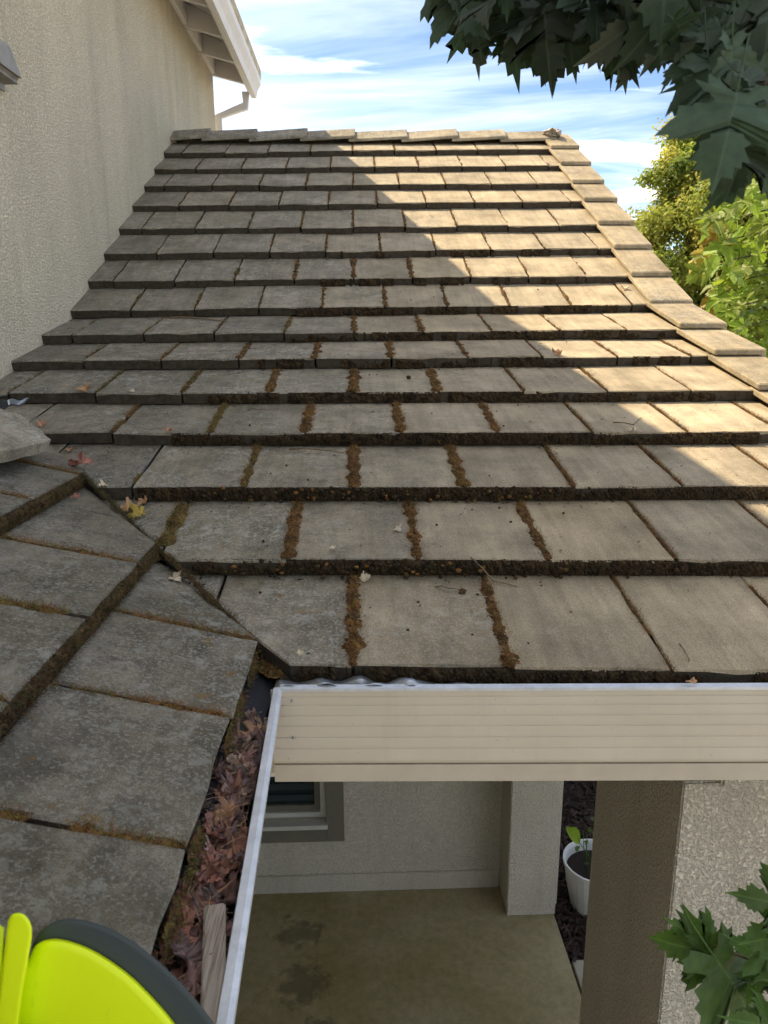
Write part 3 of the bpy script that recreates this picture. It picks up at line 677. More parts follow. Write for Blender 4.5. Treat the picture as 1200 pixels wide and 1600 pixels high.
# ------------------------------------------------------------------ moss
mv, mf, mc = [], [], []
bm = bmesh.new(); bmesh.ops.create_icosphere(bm, subdivisions=2, radius=1)
ICO = [v.co.copy() for v in bm.verts]; ICF = [tuple(v.index for v in f.verts) for f in bm.faces]; bm.free()
bm = bmesh.new(); bmesh.ops.create_icosphere(bm, subdivisions=1, radius=1)
ICO1 = [v.co.copy() for v in bm.verts]; ICF1 = [tuple(v.index for v in f.verts) for f in bm.faces]; bm.free()
PAL = {'o': ((.135, .068, .022), (.105, .060, .020), (.15, .085, .030)), 'd': ((.036, .025, .013), (.048, .031, .015), (.026, .020, .011)), 'g': ((.085, .068, .022), (.065, .055, .018), (.10, .07, .025)), 'r': ((.145, .062, .025), (.125, .062, .025))}
def clump(p, r, kind, n=(0, 0, 1), fib=9, hgt=.8, stretch=None):
    p = Vector(p); k = len(mv); col = rnd.choice(PAL[kind]); s = rnd.uniform(.75, 1.3)
    big = r > .0085; V, F_ = (ICO, ICF) if big else (ICO1, ICF1)
    sd = Vector((rnd.uniform(0, 50), rnd.uniform(0, 50), rnd.uniform(0, 50)))
    for v in V:
        q = 1+.34*noise.noise(v*2.3+sd)+.22*noise.noise(v*6+sd)+rnd.uniform(-.09, .09)
        w = Vector((v.x, v.y, v.z*hgt))*r*q
        if stretch is not None: w += Vector(stretch)*(w.dot(Vector(stretch).normalized()))*1.0
        mv.append(p+w); t = (.72+.5*max(0, v.z)+rnd.uniform(-.22, .22))*s; t = max(.3, t)
        mc.append(tuple(x*s*rnd.uniform(.7, 1.3) for x in col))
    mf.extend(tuple(i+k for i in f) for f in F_)
    for _ in range(fib):
        d = Vector((rnd.gauss(0, 1), rnd.gauss(0, 1), abs(rnd.gauss(0, 1))*.8+.1)).normalized(); a = p+Vector((d.x, d.y, d.z*hgt))*r*.9; L = r*rnd.uniform(.15, .5)
        e = d.orthogonal().normalized()*r*.045; k = len(mv); mv.extend((a-e, a+e, a+d*L+Vector((rnd.uniform(-.3, .3), rnd.uniform(-.3, .3), -.1))*L))
        cc = tuple(x*rnd.uniform(.8, 1.9) for x in col); mc.extend((cc, cc, cc)); mf.append((k, k+1, k+2))
def mat_of_moss(L, frame, w, h, kind, seed, keep=1.0, step=.004, cross=7, fib=1.0):
    """ragged cushion along a line; frame(s, u, half width) gives the point and the outward direction"""
    ns = max(3, int(L/step)); rows = []
    for i in range(ns+1):
        sv = i*L/ns; g_ = noise.noise(Vector((sv*11+seed*5.1, seed*1.7, .5)))*.8+noise.noise(Vector((sv*33+seed, 2, seed)))*.45
        th_ = (1-keep)*1.5-.75; m_ = max(0, min(1, (g_-th_)*4)); en = min(1, min(sv, L-sv)/.01+.15)
        wid = w*(.62+.45*noise.noise(Vector((sv*22, seed*3, 9)))+.16*noise.noise(Vector((sv*70, seed, 4))))*m_*en
        rows.append((sv, max(0, wid)))
    prev = None
    pa_, pb2 = PAL[kind[0]][0], PAL[kind[-1]][1]; pc_ = PAL[kind[1]][-1]
    for sv, wid in rows:
        if wid < w*.07: prev = None; continue
        t_ = min(1, max(0, .5+.9*noise.noise(Vector((sv*26, seed, 6))))); t2_ = min(1, max(0, .5+.9*noise.noise(Vector((sv*60, seed, 16)))))
        cb = tuple((a*(1-t_)+b*t_)*(1-.5*t2_)+c2_*.5*t2_ for a, b, c2_ in zip(pa_, pb2, pc_))
        cur = []
        for j in range(cross):
            u = -1+2*j/(cross-1); p, nv = frame(sv, u, wid*rnd.uniform(.94, 1.06))
            p = Vector(p); nv = Vector(nv)
            hh = h*(wid/w)*(1-abs(u)**2.2)*(.62+.85*noise.noise(p*60)+.7*noise.noise(p*170))+rnd.uniform(-.0016, .0016)
            cur.append(len(mv)); mv.append(p+nv*hh+Vector((rnd.uniform(-.001, .001), rnd.uniform(-.001, .001), rnd.uniform(-.0008, .0008))))
            q = max(.22, .8+.7*noise.noise(p*55)+.75*noise.noise(p*170))*rnd.uniform(.55, 1.45); mc.append(tuple(x*q for x in cb))
            for _ in range(3 if rnd.random() < fib else (1 if rnd.random() < fib else 0)):
                a = mv[-1]+Vector((rnd.uniform(-.003, .003), rnd.uniform(-.003, .003), 0)); d = (nv*.8+Vector((rnd.gauss(0, .6), rnd.gauss(0, .6), rnd.gauss(0, .4)))).normalized(); Lf = rnd.uniform(.0025, .0065)*(1.6 if rnd.random() < .08 else 1); e = d.orthogonal().normalized()*.00055
                k = len(mv); mv.extend((a-e, a+e, a+d*Lf)); cc = tuple(x*rnd.uniform(.7, 2.1) for x in cb); mc.extend((cc, cc, cc)); mf.append((k, k+1, k+2))
        if prev:
            for j in range(cross-1): mf.append((prev[j], prev[j+1], cur[j+1], cur[j]))
        prev = cur
def joint_moss(x, y, dx, dy, L, w, h, kind, zf, keep, seed, step=.004, fib=1.0):
    wob = lambda s: .004*noise.noise(Vector((s*20, seed, 3)))
    def fr(s, u, wd):
        px_, py_ = x+dx*s-dy*(u*wd+wob(s)), y+dy*s+dx*(u*wd+wob(s)); return (px_, py_, zf(px_, py_)-.001), (0, 0, 1)
    mat_of_moss(L, fr, w, h, kind, seed, keep, step, 7, fib)
for n, x in joints:                                    # between the tiles of the main roof
    if n == 0 and x < -.1: continue
    ya, yb = yn(n, x), yn(n+1, x)
    if x < valley(ya)+.03 and n < 6: continue
    cen = math.exp(-((x-.05)/(.5 if n < 3 else .75))**2)                  # wet middle of the slope
    if n <= 5:
        w = (.027 if n < 3 else .026)*(.32+.78*cen); keep = .66+.5*cen
        if x > .55: w, keep = .010, .8
    elif n <= 8: w, keep = .010+.012*cen, .50+.42*cen
    else: w, keep = .007+.007*cen, .45+.4*cen
    if n == 2 and -.7 < x < -.5: w, keep = .005, .3
    kd = rnd.choice(('oogd', 'ogdo', 'odgo', 'oood', 'ood')) if x > -.3 else rnd.choice(('oggd', 'ggo', 'gdo'))
    if x > .3: kd = 'oodd'
    joint_moss(x, ya+.002, 0, 1, yb-ya-.006, w*(1.15 if n > 3 else 1), w*.55, kd, zM(n), keep, n*1.7+x*3.3, .004 if n < 5 else .007, .9 if n < 4 else .35)
joint_moss(-.487, 1.775, 0, 1, .262, .029, .017, 'ggo', zM(1), 1.2, 5.55)
for n in range(0, 10):                                  # along the noses
    x0_, x1_, w, keep = {0: (-.12, 1.25, .012, .75), 1: (-.40, 1.3, .021, 1.12), 2: (-.62, 1.3, .019, 1.05), 3: (-.60, 1.3, .016, .95), 4: (-.55, 1.4, .013, .8), 5: (-.4, 1.4, .012, .62), 6: (-.3, 1.4, .012, .6), 7: (-.3, 1.4, .012, .6), 8: (-.2, 1.4, .010, .5), 9: (-.2, 1.4, .010, .45)}[n]
    segs = 4
    for q in range(segs):                              # heaviest in the middle
        xa_, xb_ = x0_+(x1_-x0_)*q/segs, x0_+(x1_-x0_)*(q+1)/segs; xm = (xa_+xb_)/2; k_ = .55+.6*math.exp(-((xm-.1)/.55)**2)
        def fr(s, u, wd, xa_=xa_, n=n):
            xx = xa_+s; yy = yn(n, xx); zt = planeM(yy); a = (u+1)*.5
            zz = zt-TH*(.04+.96*a); return (xx, yy+.001, zz), (0, -.9, .35)
        mat_of_moss(xb_-xa_+.004, fr, w*k_, w*k_*.85, 'ddd', n*2.3+q*.71, keep*(.8+.25*k_), .004 if n < 4 else .007, 7, .9 if n < 4 else .3)
    if n in (1, 2):
        for q in range(130):
            xx = rnd.gauss(.1, .3)
            if x0_ < xx < x1_: yy = yn(n, xx); clump((xx, yy-rnd.uniform(0, .02), planeM(yy)-TH*rnd.uniform(0, 1.0)), rnd.uniform(.003, .0075), rnd.choice('ddo'), fib=12)
for n, y in ljoints:                                   # side roof joints
    xa, xb = XL[n], XL[n+1]
    if y < .2 or (y > 1.4 and xa > valley(y)): continue
    w = {0: .014, 1: .017, 2: .008, 3: .005}[n]; sk = 0 if n == 0 else -.06
    if abs(y-1.155*KL) < .03 and n == 0:
        joint_moss(xa-.008, y, -1, -.03, .15, .017, .013, 'oro', zL(n), 1.2, 3.3); joint_moss(xa-.15, y-.004, -1, -.03, .13, .006, .004, 'og', zL(n), .8, 1.9)
    else: joint_moss(xa-.006, y, -1, sk, xa-xb-.008, w, w*.6, 'oodg', zL(n), .85, y*3+n)
for n in (1, 2):                                       # side roof noses
    ymax = 1.346+(XL[n]+.14)/-.83-.02
    def fr(s, u, wd, n=n):
        a = (u+1)*.5; return (XL[n]-.001, .1+s, planeL(XL[n])-TH*(.04+.96*a)), (.9, 0, .35)
    mat_of_moss(ymax-.1, fr, .018, .013, 'dgd', 4.4+n, .98)
def fr(s, u, wd):
    a = (u+1)*.5; return (X0-.001, .3+s, Z0L-TH*(.1+.9*a)), (.9, 0, .2)
mat_of_moss(1.10, fr, .007, .004, 'gdo', 8.8, .5)
joint_moss(-.16, 1.365, -.64, .77, .085, .034, .030, 'ogo', lambda x, y: Z0-.03, 1.3, 2.2)
joint_moss(-.21, 1.43, -.64, .77, .40, .016, .012, 'dgd', lambda x, y: planeL(x)-.012, 1.15, 6.1)
joint_moss(-.47, 1.745, -.64, .77, .55, .009, .006, 'ddg', lambda x, y: planeL(x)-.018, .95, 4.1)
joint_moss(-.40, 1.66, -1, .25, .10, .028, .022, 'ddd', lambda x, y: planeM(y)-.050, 1.2, 9.3)
joint_moss(-.50, 1.74, -.3, 1, .07, .026, .026, 'ggo', lambda x, y: planeM(1.76)-.030, 1.3, 3.1)
for i in range(160): clump((-.44+rnd.gauss(0, .035), 1.665+rnd.gauss(0, .022), planeM(1.66)-.036+rnd.uniform(-.01, .01)), rnd.uniform(.0018, .004), 'd', fib=9)
for i in range(70):                                    # balls of moss rolled on to the tiles
    n = rnd.choice((0, 0, 1, 1, 2, 3, 4, 5, 6, 7)); x, y = rnd.uniform(-.5, 1), rnd.uniform(CY[n]+.03, CY[n+1]-.03)
    if x < valley(y)+.04: continue
    r = rnd.choice((.002, .003, .003, .004, .009 if i % 9 == 0 else .004)); clump((x, y, zM(n)(x, y)+r*.4), r, 'd', fib=4)
tinted('moss', mv, mf, mc, 'moss', smooth=False, kind='stuff', label='brown and olive moss growing in the tile joints', category='moss')
# crumbs, needles and grit on the tiles
vs, fs, tn = [], [], []
def crumb(c_, L, w_, col):
    a = rnd.uniform(0, 6.3); d = Vector((math.cos(a), math.sin(a), rnd.uniform(-.1, .35)))*L; q = Vector((-math.sin(a), math.cos(a), .3))*w_; k = len(vs); c_ = Vector(c_)
    vs.extend((c_-d-q, c_+d-q*.7, c_+d*.9+q, c_-d*.8+q, c_+Vector((0, 0, w_*.9)))); fs.extend(((k, k+1, k+4), (k+1, k+2, k+4), (k+2, k+3, k+4), (k+3, k, k+4)))
    tn.extend([tuple(x*rnd.uniform(.8, 1.2) for x in col)]*5)
CR = ((.05, .03, .018), (.10, .06, .03), (.25, .17, .10), (.40, .34, .26), (.03, .025, .02))
for i in range(1700):
    n = min(14, int(abs(rnd.gauss(0, 5.5)))); x = rnd.uniform(WX, 1.45)
    y = yn(n, x)+abs(rnd.betavariate(1, 1))*(CY[n+1]-CY[n]) if rnd.random() < .45 else yn(n+1, x)-abs(rnd.gauss(0, .022))-.002
    if y < yn(n, x)+.005 or (x < valley(y)+.02 and n < 6): continue
    big_ = rnd.random() < .12
    crumb((x, y, zM(n)(x, y)+.001), rnd.uniform(.0015, .005)*(2.2 if big_ else 1), rnd.uniform(.0008, .0022), rnd.choice(CR))
for i in range(420):
    n = rnd.choice((0, 0, 1, 1, 2)); x = rnd.uniform(XL[n+1], XL[n]); y = rnd.uniform(.3, 2.1)
    if x > valley(y)-.02 and y > 1.3: continue
    crumb((x, y, zL(n)(x, y)+.001), rnd.uniform(.001, .0035), rnd.uniform(.0006, .0014), rnd.choice(CR))
tinted('roof_debris', vs, fs, tn, 'litter', kind='stuff', label='fine crumbs and plant bits strewn on the tiles', category='debris')

# ------------------------------------------------------------------ twigs and single leaves on the tiles
def roofpt(px_, py_, e=.004):                          # the visible tile surface under a photo pixel
    q = ray(px_, py_); best = None
    s = .5
    while s < 9:
        p = q*s; x, y = p.x, p.y
        if y > 1.33 and x > valley(y) and WX < x < 1.6:
            n = max(i for i in range(15) if i == 0 or yn(i, x) <= y); z = zM(n)(x, y)
        elif x < X0 and (y < 1.4 or x < valley(y)):
            n = max(i for i in range(4) if i == 0 or XL[i] >= x); z = zL(n)(x, y)
        else: s += .004; continue
        if p.z <= z+e: return Vector((x, y, z+e))
        s += .004
    return q*3
TW_ = [((452, 702), (500, 703), (538, 708), 'thin straight grey twig across a tile below the third course', .0028), ((735, 893), (770, 908), (808, 917), 'pale curved twig by the mossy joint in the lowest course', .002),
       ((255, 497), (300, 496), (355, 503), 'long thin pale twig lying high on the shaded left side', .004), ((387, 640), (403, 640), (420, 640), 'short pale straw lying right of a mossy joint at left', .0022),
       ((958, 660), (990, 664), (1002, 652), 'dry forked seed stalk with pale husk near the shadow edge', .002), ((1062, 1006), (1076, 1030), (1074, 1048), 'wiry brown stalk bent over the eave at right', .0013), ((680, 918), (700, 920), (722, 923), 'short dark twig on the lowest course right of the mossy joint', .0018)]
for a, b, c_, lab, r in TW_:
    pts = [roofpt(*a), roofpt(*b, .010), roofpt(*c_)]; o0 = pts[1]
    tube('twig', [p-o0 for p in (pts[0], pts[0].lerp(pts[1], .5)+Vector((0, .004, .003)), pts[1], pts[1].lerp(pts[2], .5)+Vector((0, -.003, .002)), pts[2])], [r, r*.9, r, r*.8, r*.6], 'twig', None, 5, label=lab, category='twig').location = o0
LV = [(134, 626, .075, 'leaf_dead', 'tan curled dead leaf at the foot of a course, far left'), (122, 727, .11, 'leaf_red', 'large rust-brown crumpled leaf by the side slope of the valley'), (110, 704, .035, 'leaf_red', 'small pinkish scrap of leaf just above the rust-brown leaf'),
      (66, 664, .05, 'leaf_red', 'small red-brown leaf behind the broken tile'), (212, 806, .075, 'leaf_gold', 'yellow-green fading leaf in the valley'), (205, 795, .075, 'leaf_dead', 'tan torn dead leaf against the yellow one in the valley'), (224, 786, .05, 'leaf_dead', 'small upright brown leaf scrap above the yellow leaf'),
      (118, 778, .035, 'leaf_red', 'small orange-brown leaf scrap on the side slope tile'), (162, 775, .04, 'leaf_pale', 'flat pale tan leaf scrap at the valley'), (266, 690, .045, 'leaf_dead', 'brown leaf tip stuck under a course left of a dark joint'),
      (572, 904, .045, 'leaf_pale', 'pale cream leaf on the moss of the second course'), (520, 857, .022, 'leaf_pale', 'tiny white flake on a tile in the second course'), (470, 1023, .022, 'leaf_pale', 'small white flake near the valley mouth in the lowest course'), (622, 828, .035, 'leaf_pale', 'pale green-grey leaf fragment right of the wide mossy joint'),
      (275, 905, .05, 'leaf_pale', 'pale curled leaf strip in the debris of the valley'), (870, 553, .07, 'leaf_dead', 'dry brown leaf caught at the shadow edge'), (1112, 560, .08, 'leaf_pale', 'pale dry leaf curled beside the gable edge tiles'), (990, 680, .045, 'leaf_pale', 'pale husk hanging over the nose of a sunlit course'),
      (975, 452, .07, 'leaf_pale', 'small pale dry leaf high on the sunlit slope'), (206, 624, .035, 'leaf_pale', 'pale dry leaf lying right of the tan curled one'), (1072, 1070, .03, 'leaf_dead', 'small tan leaf scrap on the rim of the front gutter')]
for x, y, sz, mt, lab in LV:
    p = roofpt(x, y, .006) if y < 1060 else Vector((.62, 1.262, GZ+.012))
    o = link('dead_leaf', crumpled('dead_leaf', rnd, sz*.62), mt, None, label=lab, category='leaf', group='single dead leaves on the roof')
    o.matrix_world = Matrix.Translation(p+Vector((0, 0, sz*.06))) @ basis((rnd.uniform(-.4, .4), rnd.uniform(-.7, .1), 1), (rnd.uniform(-1, 1), rnd.uniform(-1, 1), 0))

# ------------------------------------------------------------------ dead leaves filling the side gutter
LIT = [leaf_mesh('m', random.Random(i), 0, 0, .05, 1, 0, .4, 1) for i in range(1)]
vs, fs, tn = [], [], []
cols = ((.26, .16, .135), (.32, .19, .145), (.20, .135, .12), (.37, .26, .19), (.15, .11, .10))
red = ((.30, .15, .105), (.34, .17, .11), (.27, .14, .11))
for i in range(400):
    y = rnd.uniform(.30, 1.25); x = -.205+rnd.gauss(0, .026); x = min(-.165, max(-.265, x))
    z = GZ-.034+rnd.uniform(-.035, .022)-(.018 if y > 1.15 else 0)
    me = crumpled('tmp', rnd, rnd.uniform(.024, .05)); mm = Matrix.Translation((x, y, z)) @ basis((rnd.gauss(0, .6), rnd.gauss(0, .6), 1), (rnd.uniform(-1, 1), rnd.uniform(-1, 1), 0)); k = len(vs)
    cl_ = rnd.choice(red if rnd.random() < (.6 if .62 < y < .86 else .15) else cols)
    if y < .64 and x > -.19: mm = Matrix.Translation((0, 0, -.018)) @ mm
    for v in me.vertices: q_ = mm @ v.co; q_.x = min(q_.x, -.172+.03*(1.29-q_.y)); vs.append(q_); tn.append(cl_)
    fs += [tuple(q+k for q in p.vertices) for p in me.polygons]; bpy.data.meshes.remove(me)
for i in range(70):                                    # needles and stalks
    y = rnd.uniform(.55, 1.1); p = Vector((-.20+rnd.gauss(0, .02), y, GZ-.015+rnd.uniform(-.02, .012))); a = rnd.uniform(0, 6.3); d = Vector((math.cos(a), math.sin(a), rnd.uniform(-.2, .3)))*rnd.uniform(.02, .05)
    a_, b_ = tube_data([p-d, p+Vector((.004, 0, .004)), p+d], [.0007]*3, 3); k = len(vs); vs += [Vector((min(v.x, -.175+.03*(1.29-v.y)), v.y, v.z)) for v in a_]; fs += [tuple(q+k for q in f) for f in b_]; tn += [(.36, .22, .13)]*len(a_)
tinted('leaf_litter', vs, fs, tn, 'litter', kind='stuff', label='brown leaf litter and stalks packed in the side gutter', category='leaves')
for i in range(26):
    y = .45+i*.030+rnd.uniform(-.01, .01); x = -.205+rnd.gauss(0, .012); mt = 'leaf_red' if .66 < y < .84 or rnd.random() < .12 else rnd.choice(('leaf_mauve', 'leaf_mauve', 'leaf_dead'))
    o = link('dead_leaf', crumpled('dead_leaf', rnd, rnd.uniform(.03, .046)), mt, None, label='curled dead leaf on top of the litter in the side gutter', category='leaf', group='dead leaves on top of the gutter litter')
    o.matrix_world = Matrix.Translation((x, y, GZ-.018-.02*max(0, y-.9)+rnd.uniform(-.006, .006))) @ basis((rnd.gauss(0, .5), rnd.gauss(0, .5), 1), (rnd.uniform(-1, 1), rnd.uniform(-1, 1), 0))
pa, pb_ = onZ(336, 1420, GZ-.006), onZ(332, 1640, GZ-.002)
lath = box('wooden_lath', (-.0125, -(pb_-pa).length/2, -.006), (.0125, (pb_-pa).length/2, .006), 'wood', None, .002, label='weathered grey wooden lath lying in the leafy gutter', category='stick')
lath.matrix_world = Matrix.Translation((pa+pb_)/2) @ basis((0, 0, 1), pa-pb_)

# ------------------------------------------------------------------ hi-vis tool lying on the near roof edge
TD = .665
to = at(150, 1600, TD+.03); tool = empty('plastic_tool', to, label='fluorescent yellow plastic tool housing with charcoal rubber rim, bottom left', category='tool')
def solid(name, outline, d0, d1, mat, bev, dome=0):
    """outline of photo pixels given real depth: front face d0, back face d1 metres along the view axis"""
    pts = [ray(x, y) for x, y in outline]; vs = [q*d0-to for q in pts]+[q*d1-to for q in pts]; n = len(pts); bm = bmesh.new(); bv = [bm.verts.new(v) for v in vs]
    f0 = bm.faces.new(bv[:n]); bm.faces.new(bv[n:][::-1])
    for i in range(n): bm.faces.new((bv[i], bv[n+i], bv[n+(i+1) % n], bv[(i+1) % n]))
    bmesh.ops.recalc_face_normals(bm, faces=bm.faces)
    ed = [e for e in f0.edges]
    bmesh.ops.bevel(bm, geom=ed, offset=bev, segments=4, affect='EDGES', profile=.6)
    for f in bm.faces: f.smooth = True
    me = bpy.data.meshes.new(name); bm.to_mesh(me); bm.free(); o = link(name, me, mat, tool)
    try: me.set_sharp_from_angle(angle=rad(50))
    except Exception: pass
    return o
def smooth_line(p, k=5):                               # Catmull-Rom
    out = []
    for i in range(len(p)-1):
        a, b, c, d = p[max(i-1, 0)], p[i], p[i+1], p[min(i+2, len(p)-1)]
        for j in range(k):
            t = j/k; out.append(tuple(.5*((2*b[q])+(-a[q]+c[q])*t+(2*a[q]-5*b[q]+4*c[q]-d[q])*t*t+(-a[q]+3*b[q]-3*c[q]+d[q])*t**3) for q in (0, 1)))
    return out+[p[-1]]
outer = smooth_line([(50, 1478), (66, 1452), (95, 1437), (130, 1438), (170, 1450), (215, 1476), (260, 1513), (300, 1555), (335, 1600), (372, 1665), (395, 1730), (405, 1800)])
inner = smooth_line([(44, 1500), (56, 1477), (78, 1467), (108, 1470), (150, 1487), (200, 1521), (240, 1560), (275, 1602), (315, 1670), (338, 1730), (345, 1800)])
solid('rim', outer+[(300, 1800), (40, 1800)], TD+.004, TD+.062, 'rubber', .006)
solid('housing', inner+[(-90, 1800), (-90, 1475), (0, 1470)], TD-.004, TD+.05, 'hivis', .010)
solid('rib', smooth_line([(12, 1440), (20, 1428), (38, 1429), (50, 1452), (44, 1500), (34, 1560), (26, 1640), (20, 1800)])+[(-18, 1800), (-14, 1640), (0, 1540)], TD-.028, TD+.045, 'hivis', .004)
solid('side_wing', [(-90, 1440), (-5, 1442), (8, 1450), (4, 1520), (-10, 1600), (-16, 1800), (-90, 1800)], TD-.012, TD+.04, 'hivis', .005)

# ------------------------------------------------------------------ maple branch hanging in from above
VAR = [leaf_mesh('leaf', random.Random(100+i), .10+.12*(i % 4), .10+.1*(i % 3), .028, (.92, .78, .68, .84)[i % 4], .2*((i % 5)-2), .55) for i in range(12)]
for me in VAR:
    me.materials.append(None); me.polygons.foreach_set('use_smooth', [True]*len(me.polygons))
def leaf(parent, base, tip, mat, facing, tilt=.5, roll=0):
    base, tip = Vector(base), Vector(tip); L = (tip-base).length; n = Vector(facing)+Vector((rnd.uniform(-tilt, tilt), rnd.uniform(-tilt, tilt), rnd.uniform(-tilt, tilt)))
    me = rnd.choice(VAR); o = bpy.data.objects.new('leaf', me); COL.objects.link(o); o.parent = parent
    o.matrix_local = Matrix.Translation(base-Vector(parent.location)) @ basis(n, tip-base) @ Matrix.Scale(L, 4)
    o.material_slots[0].link = 'OBJECT'; o.material_slots[0].material = MAT[mat]
    return o
tocam = -fw
br = empty('maple_branch', at(960, -70, 1.05), label='dark maple branch hanging in from above at top right', category='branch')
LF = [((742, -60), (722, 48), 1.1), ((740, -60), (762, 80), 1.05), ((775, -50), (799, 84), 1.02), ((828, -20), (831, 100), 1.0), ((850, 8), (852, 98), .98), ((885, -10), (900, 120), .95), ((925, -50), (939, 108), .9), ((960, -60), (978, 130), .88),
      ((1003, -20), (1006, 78), 1.0), ((1080, 20), (1021, 104), .85), ((1105, 40), (1040, 150), .8), ((1090, -20), (1112, 150), .72), ((1160, 120), (1092, 228), .68), ((1185, 120), (1122, 268), .66), ((1180, 90), (1158, 312), .58), ((1225, 120), (1195, 300), .6),
      ((790, -70), (765, 30), 1.15), ((810, -80), (780, 52), 1.12), ((868, -80), (862, 58), 1.08), ((900, -70), (918, 60), 1.05), ((980, -80), (960, 70), 1.0), ((1040, -80), (1050, 42), .95), ((1120, -70), (1075, 60), .9), ((1150, -40), (1140, 95), .85), ((1185, -30), (1170, 120), .8),
      ((1205, 40), (1130, 110), .75), ((1230, 60), (1165, 190), .7), ((1215, 10), (1185, 170), .68), ((1110, 40), (1150, 215), .66), ((1080, -60), (1025, 30), 1.0), ((1010, -60), (1040, 60), 1.02), ((1200, 150), (1140, 255), .66), ((1240, 200), (1175, 260), .64), ((1205, 130), (1150, 262), .68), ((1215, 150), (1170, 292), .62), ((1150, 95), (1118, 200), .68), ((1240, 130), (1190, 255), .66), ((1185, 60), (1075, 150), .7), ((1220, 90), (1140, 180), .69),
      ((930, -90), (905, 35), 1.15), ((845, -60), (808, 40), 1.2), ((1060, -70), (1085, 55), 1.1), ((1160, 0), (1115, 80), .95), ((1190, -60), (1210, 60), .9), ((1130, 60), (1180, 150), .8)]
for b, t_, d in LF:
    Lp = math.hypot(t_[0]-b[0], t_[1]-b[1]); vx, vy = (t_[0]-b[0])/Lp, (t_[1]-b[1])/Lp
    for k in range(1 if Lp < 118 else 3 if Lp < 165 else 4):       # long sprays are several leaves, each hanging below the last
        L = min(Lp, rnd.uniform(82, 112)); back = k*rnd.uniform(38, 58); sd = 0 if k == 0 else rnd.uniform(-34, 34); an = rnd.gauss(0, .28) if k else 0
        tx_, ty_ = t_[0]-vx*back-vy*sd, t_[1]-vy*back+vx*sd; ux, uy = vx*math.cos(an)-vy*math.sin(an), vx*math.sin(an)+vy*math.cos(an); dd = d*rnd.uniform(.98, 1.12)
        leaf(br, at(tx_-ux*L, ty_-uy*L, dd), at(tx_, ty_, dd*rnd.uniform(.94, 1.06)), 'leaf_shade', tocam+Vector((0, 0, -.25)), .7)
CT = [(660, 25), (719, 58), (762, 74), (800, 78), (831, 94), (852, 92), (900, 112), (939, 100), (976, 120), (1005, 72), (1020, 70)]
for k in range(42):                                    # smaller leaves of the hanging fringe
    x = 712+k*7.4+rnd.uniform(-6, 6); yc = next((y1+(y2-y1)*(x-x1)/(x2-x1) for (x1, y1), (x2, y2) in zip(CT, CT[1:]) if x1 <= x <= x2), 40)
    L = rnd.uniform(62, 105); d = rnd.uniform(.95, 1.35); yt = yc-abs(rnd.gauss(0, 26))-2; a = rnd.gauss(0, .3)
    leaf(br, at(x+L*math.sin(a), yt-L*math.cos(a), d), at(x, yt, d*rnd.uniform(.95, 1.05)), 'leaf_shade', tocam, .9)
for k in range(56):                                    # the dense mass behind and above the frame edge
    x, y = rnd.uniform(700, 1330), rnd.uniform(-230, -20)
    if rnd.random() < .55: x, y = rnd.uniform(1120, 1330), rnd.uniform(-60, 220)
    d = rnd.uniform(.75, 1.35); L = rnd.uniform(72, 115); a = rnd.uniform(-.7, .7)
    ty_ = y+L*.8*math.cos(a); tx_ = x-L*math.sin(a)*.9-15
    if ty_ > (-45 if tx_ < 790 else 30 if tx_ < 1000 else 55 if tx_ < 1105 else 190): continue
    leaf(br, at(x, y-L*.2, d), at(x-L*math.sin(a)*.9-15, y+L*.8*math.cos(a), d*rnd.uniform(.93, 1.07)), 'leaf_shade', tocam, .8)
bo = Vector(br.location)
tube('stem', [at(1500, -200, .9)-bo, at(1330, -160, .95)-bo, at(1150, -110, 1.0)-bo, at(960, -95, 1.05)-bo, at(820, -95, 1.1)-bo, at(690, -85, 1.13)-bo], [.011, .009, .007, .005, .0035, .002], 'bark', br)
tube('stem', [at(1330, -160, .95)-bo, at(1270, -20, .8)-bo, at(1215, 70, .7)-bo, at(1195, 130, .63)-bo], [.007, .005, .003, .002], 'bark', br)
for x in (700, 760, 830, 885, 930, 970, 1005, 1085, 1140): tube('stem', [at(x+8, -95, 1.07)-bo, at(x, -45, 1.04)-bo, at(x, -18, 1.02)-bo], [.0022, .0015, .0012], 'bark', br, 5)

# sprig at the lower right
sp_ = empty('maple_sprig', at(1190, 1540, .95), label='green maple sprig reaching in front of the stucco column at bottom right', category='branch')
so_ = Vector(sp_.location)
for b, t_, d in [((1105, 1475), (1027, 1487), .95), ((1103, 1470), (1052, 1444), .97), ((1108, 1472), (1060, 1522), .96), ((1110, 1480), (1140, 1475), .98), ((1098, 1478), (1125, 1592), .93), ((1175, 1500), (1150, 1560), .92), ((1190, 1490), (1165, 1470), .9), ((1215, 1485), (1185, 1530), .9),
                 ((1230, 1405), (1172, 1386), .88), ((1235, 1440), (1182, 1455), .88), ((1235, 1425), (1180, 1420), .89), ((1200, 1580), (1140, 1572), .87), ((1210, 1590), (1160, 1625), .86), ((1220, 1560), (1185, 1600), .86), ((1150, 1520), (1130, 1505), .94), ((1240, 1520), (1195, 1500), .85)]:
    t_ = (t_[0]+16, t_[1]+14); b = (b[0]+16, b[1]+14); t_ = (b[0]+(t_[0]-b[0])*.88, b[1]+(t_[1]-b[1])*.88)
    leaf(sp_, at(*b, d), at(*t_, d*rnd.uniform(.95, 1.05)), 'leaf_low', tocam+Vector((0, -.1, .5)), .35)
tube('stem', [at(1300, 1680, .85)-so_, at(1230, 1560, .88)-so_, at(1175, 1500, .92)-so_, at(1105, 1474, .96)-so_], [.004, .003, .0022, .0014], 'twig', sp_)
tube('stem', [at(1300, 1640, .85)-so_, at(1250, 1500, .87)-so_, at(1235, 1410, .88)-so_], [.004, .0028, .0015], 'twig', sp_)

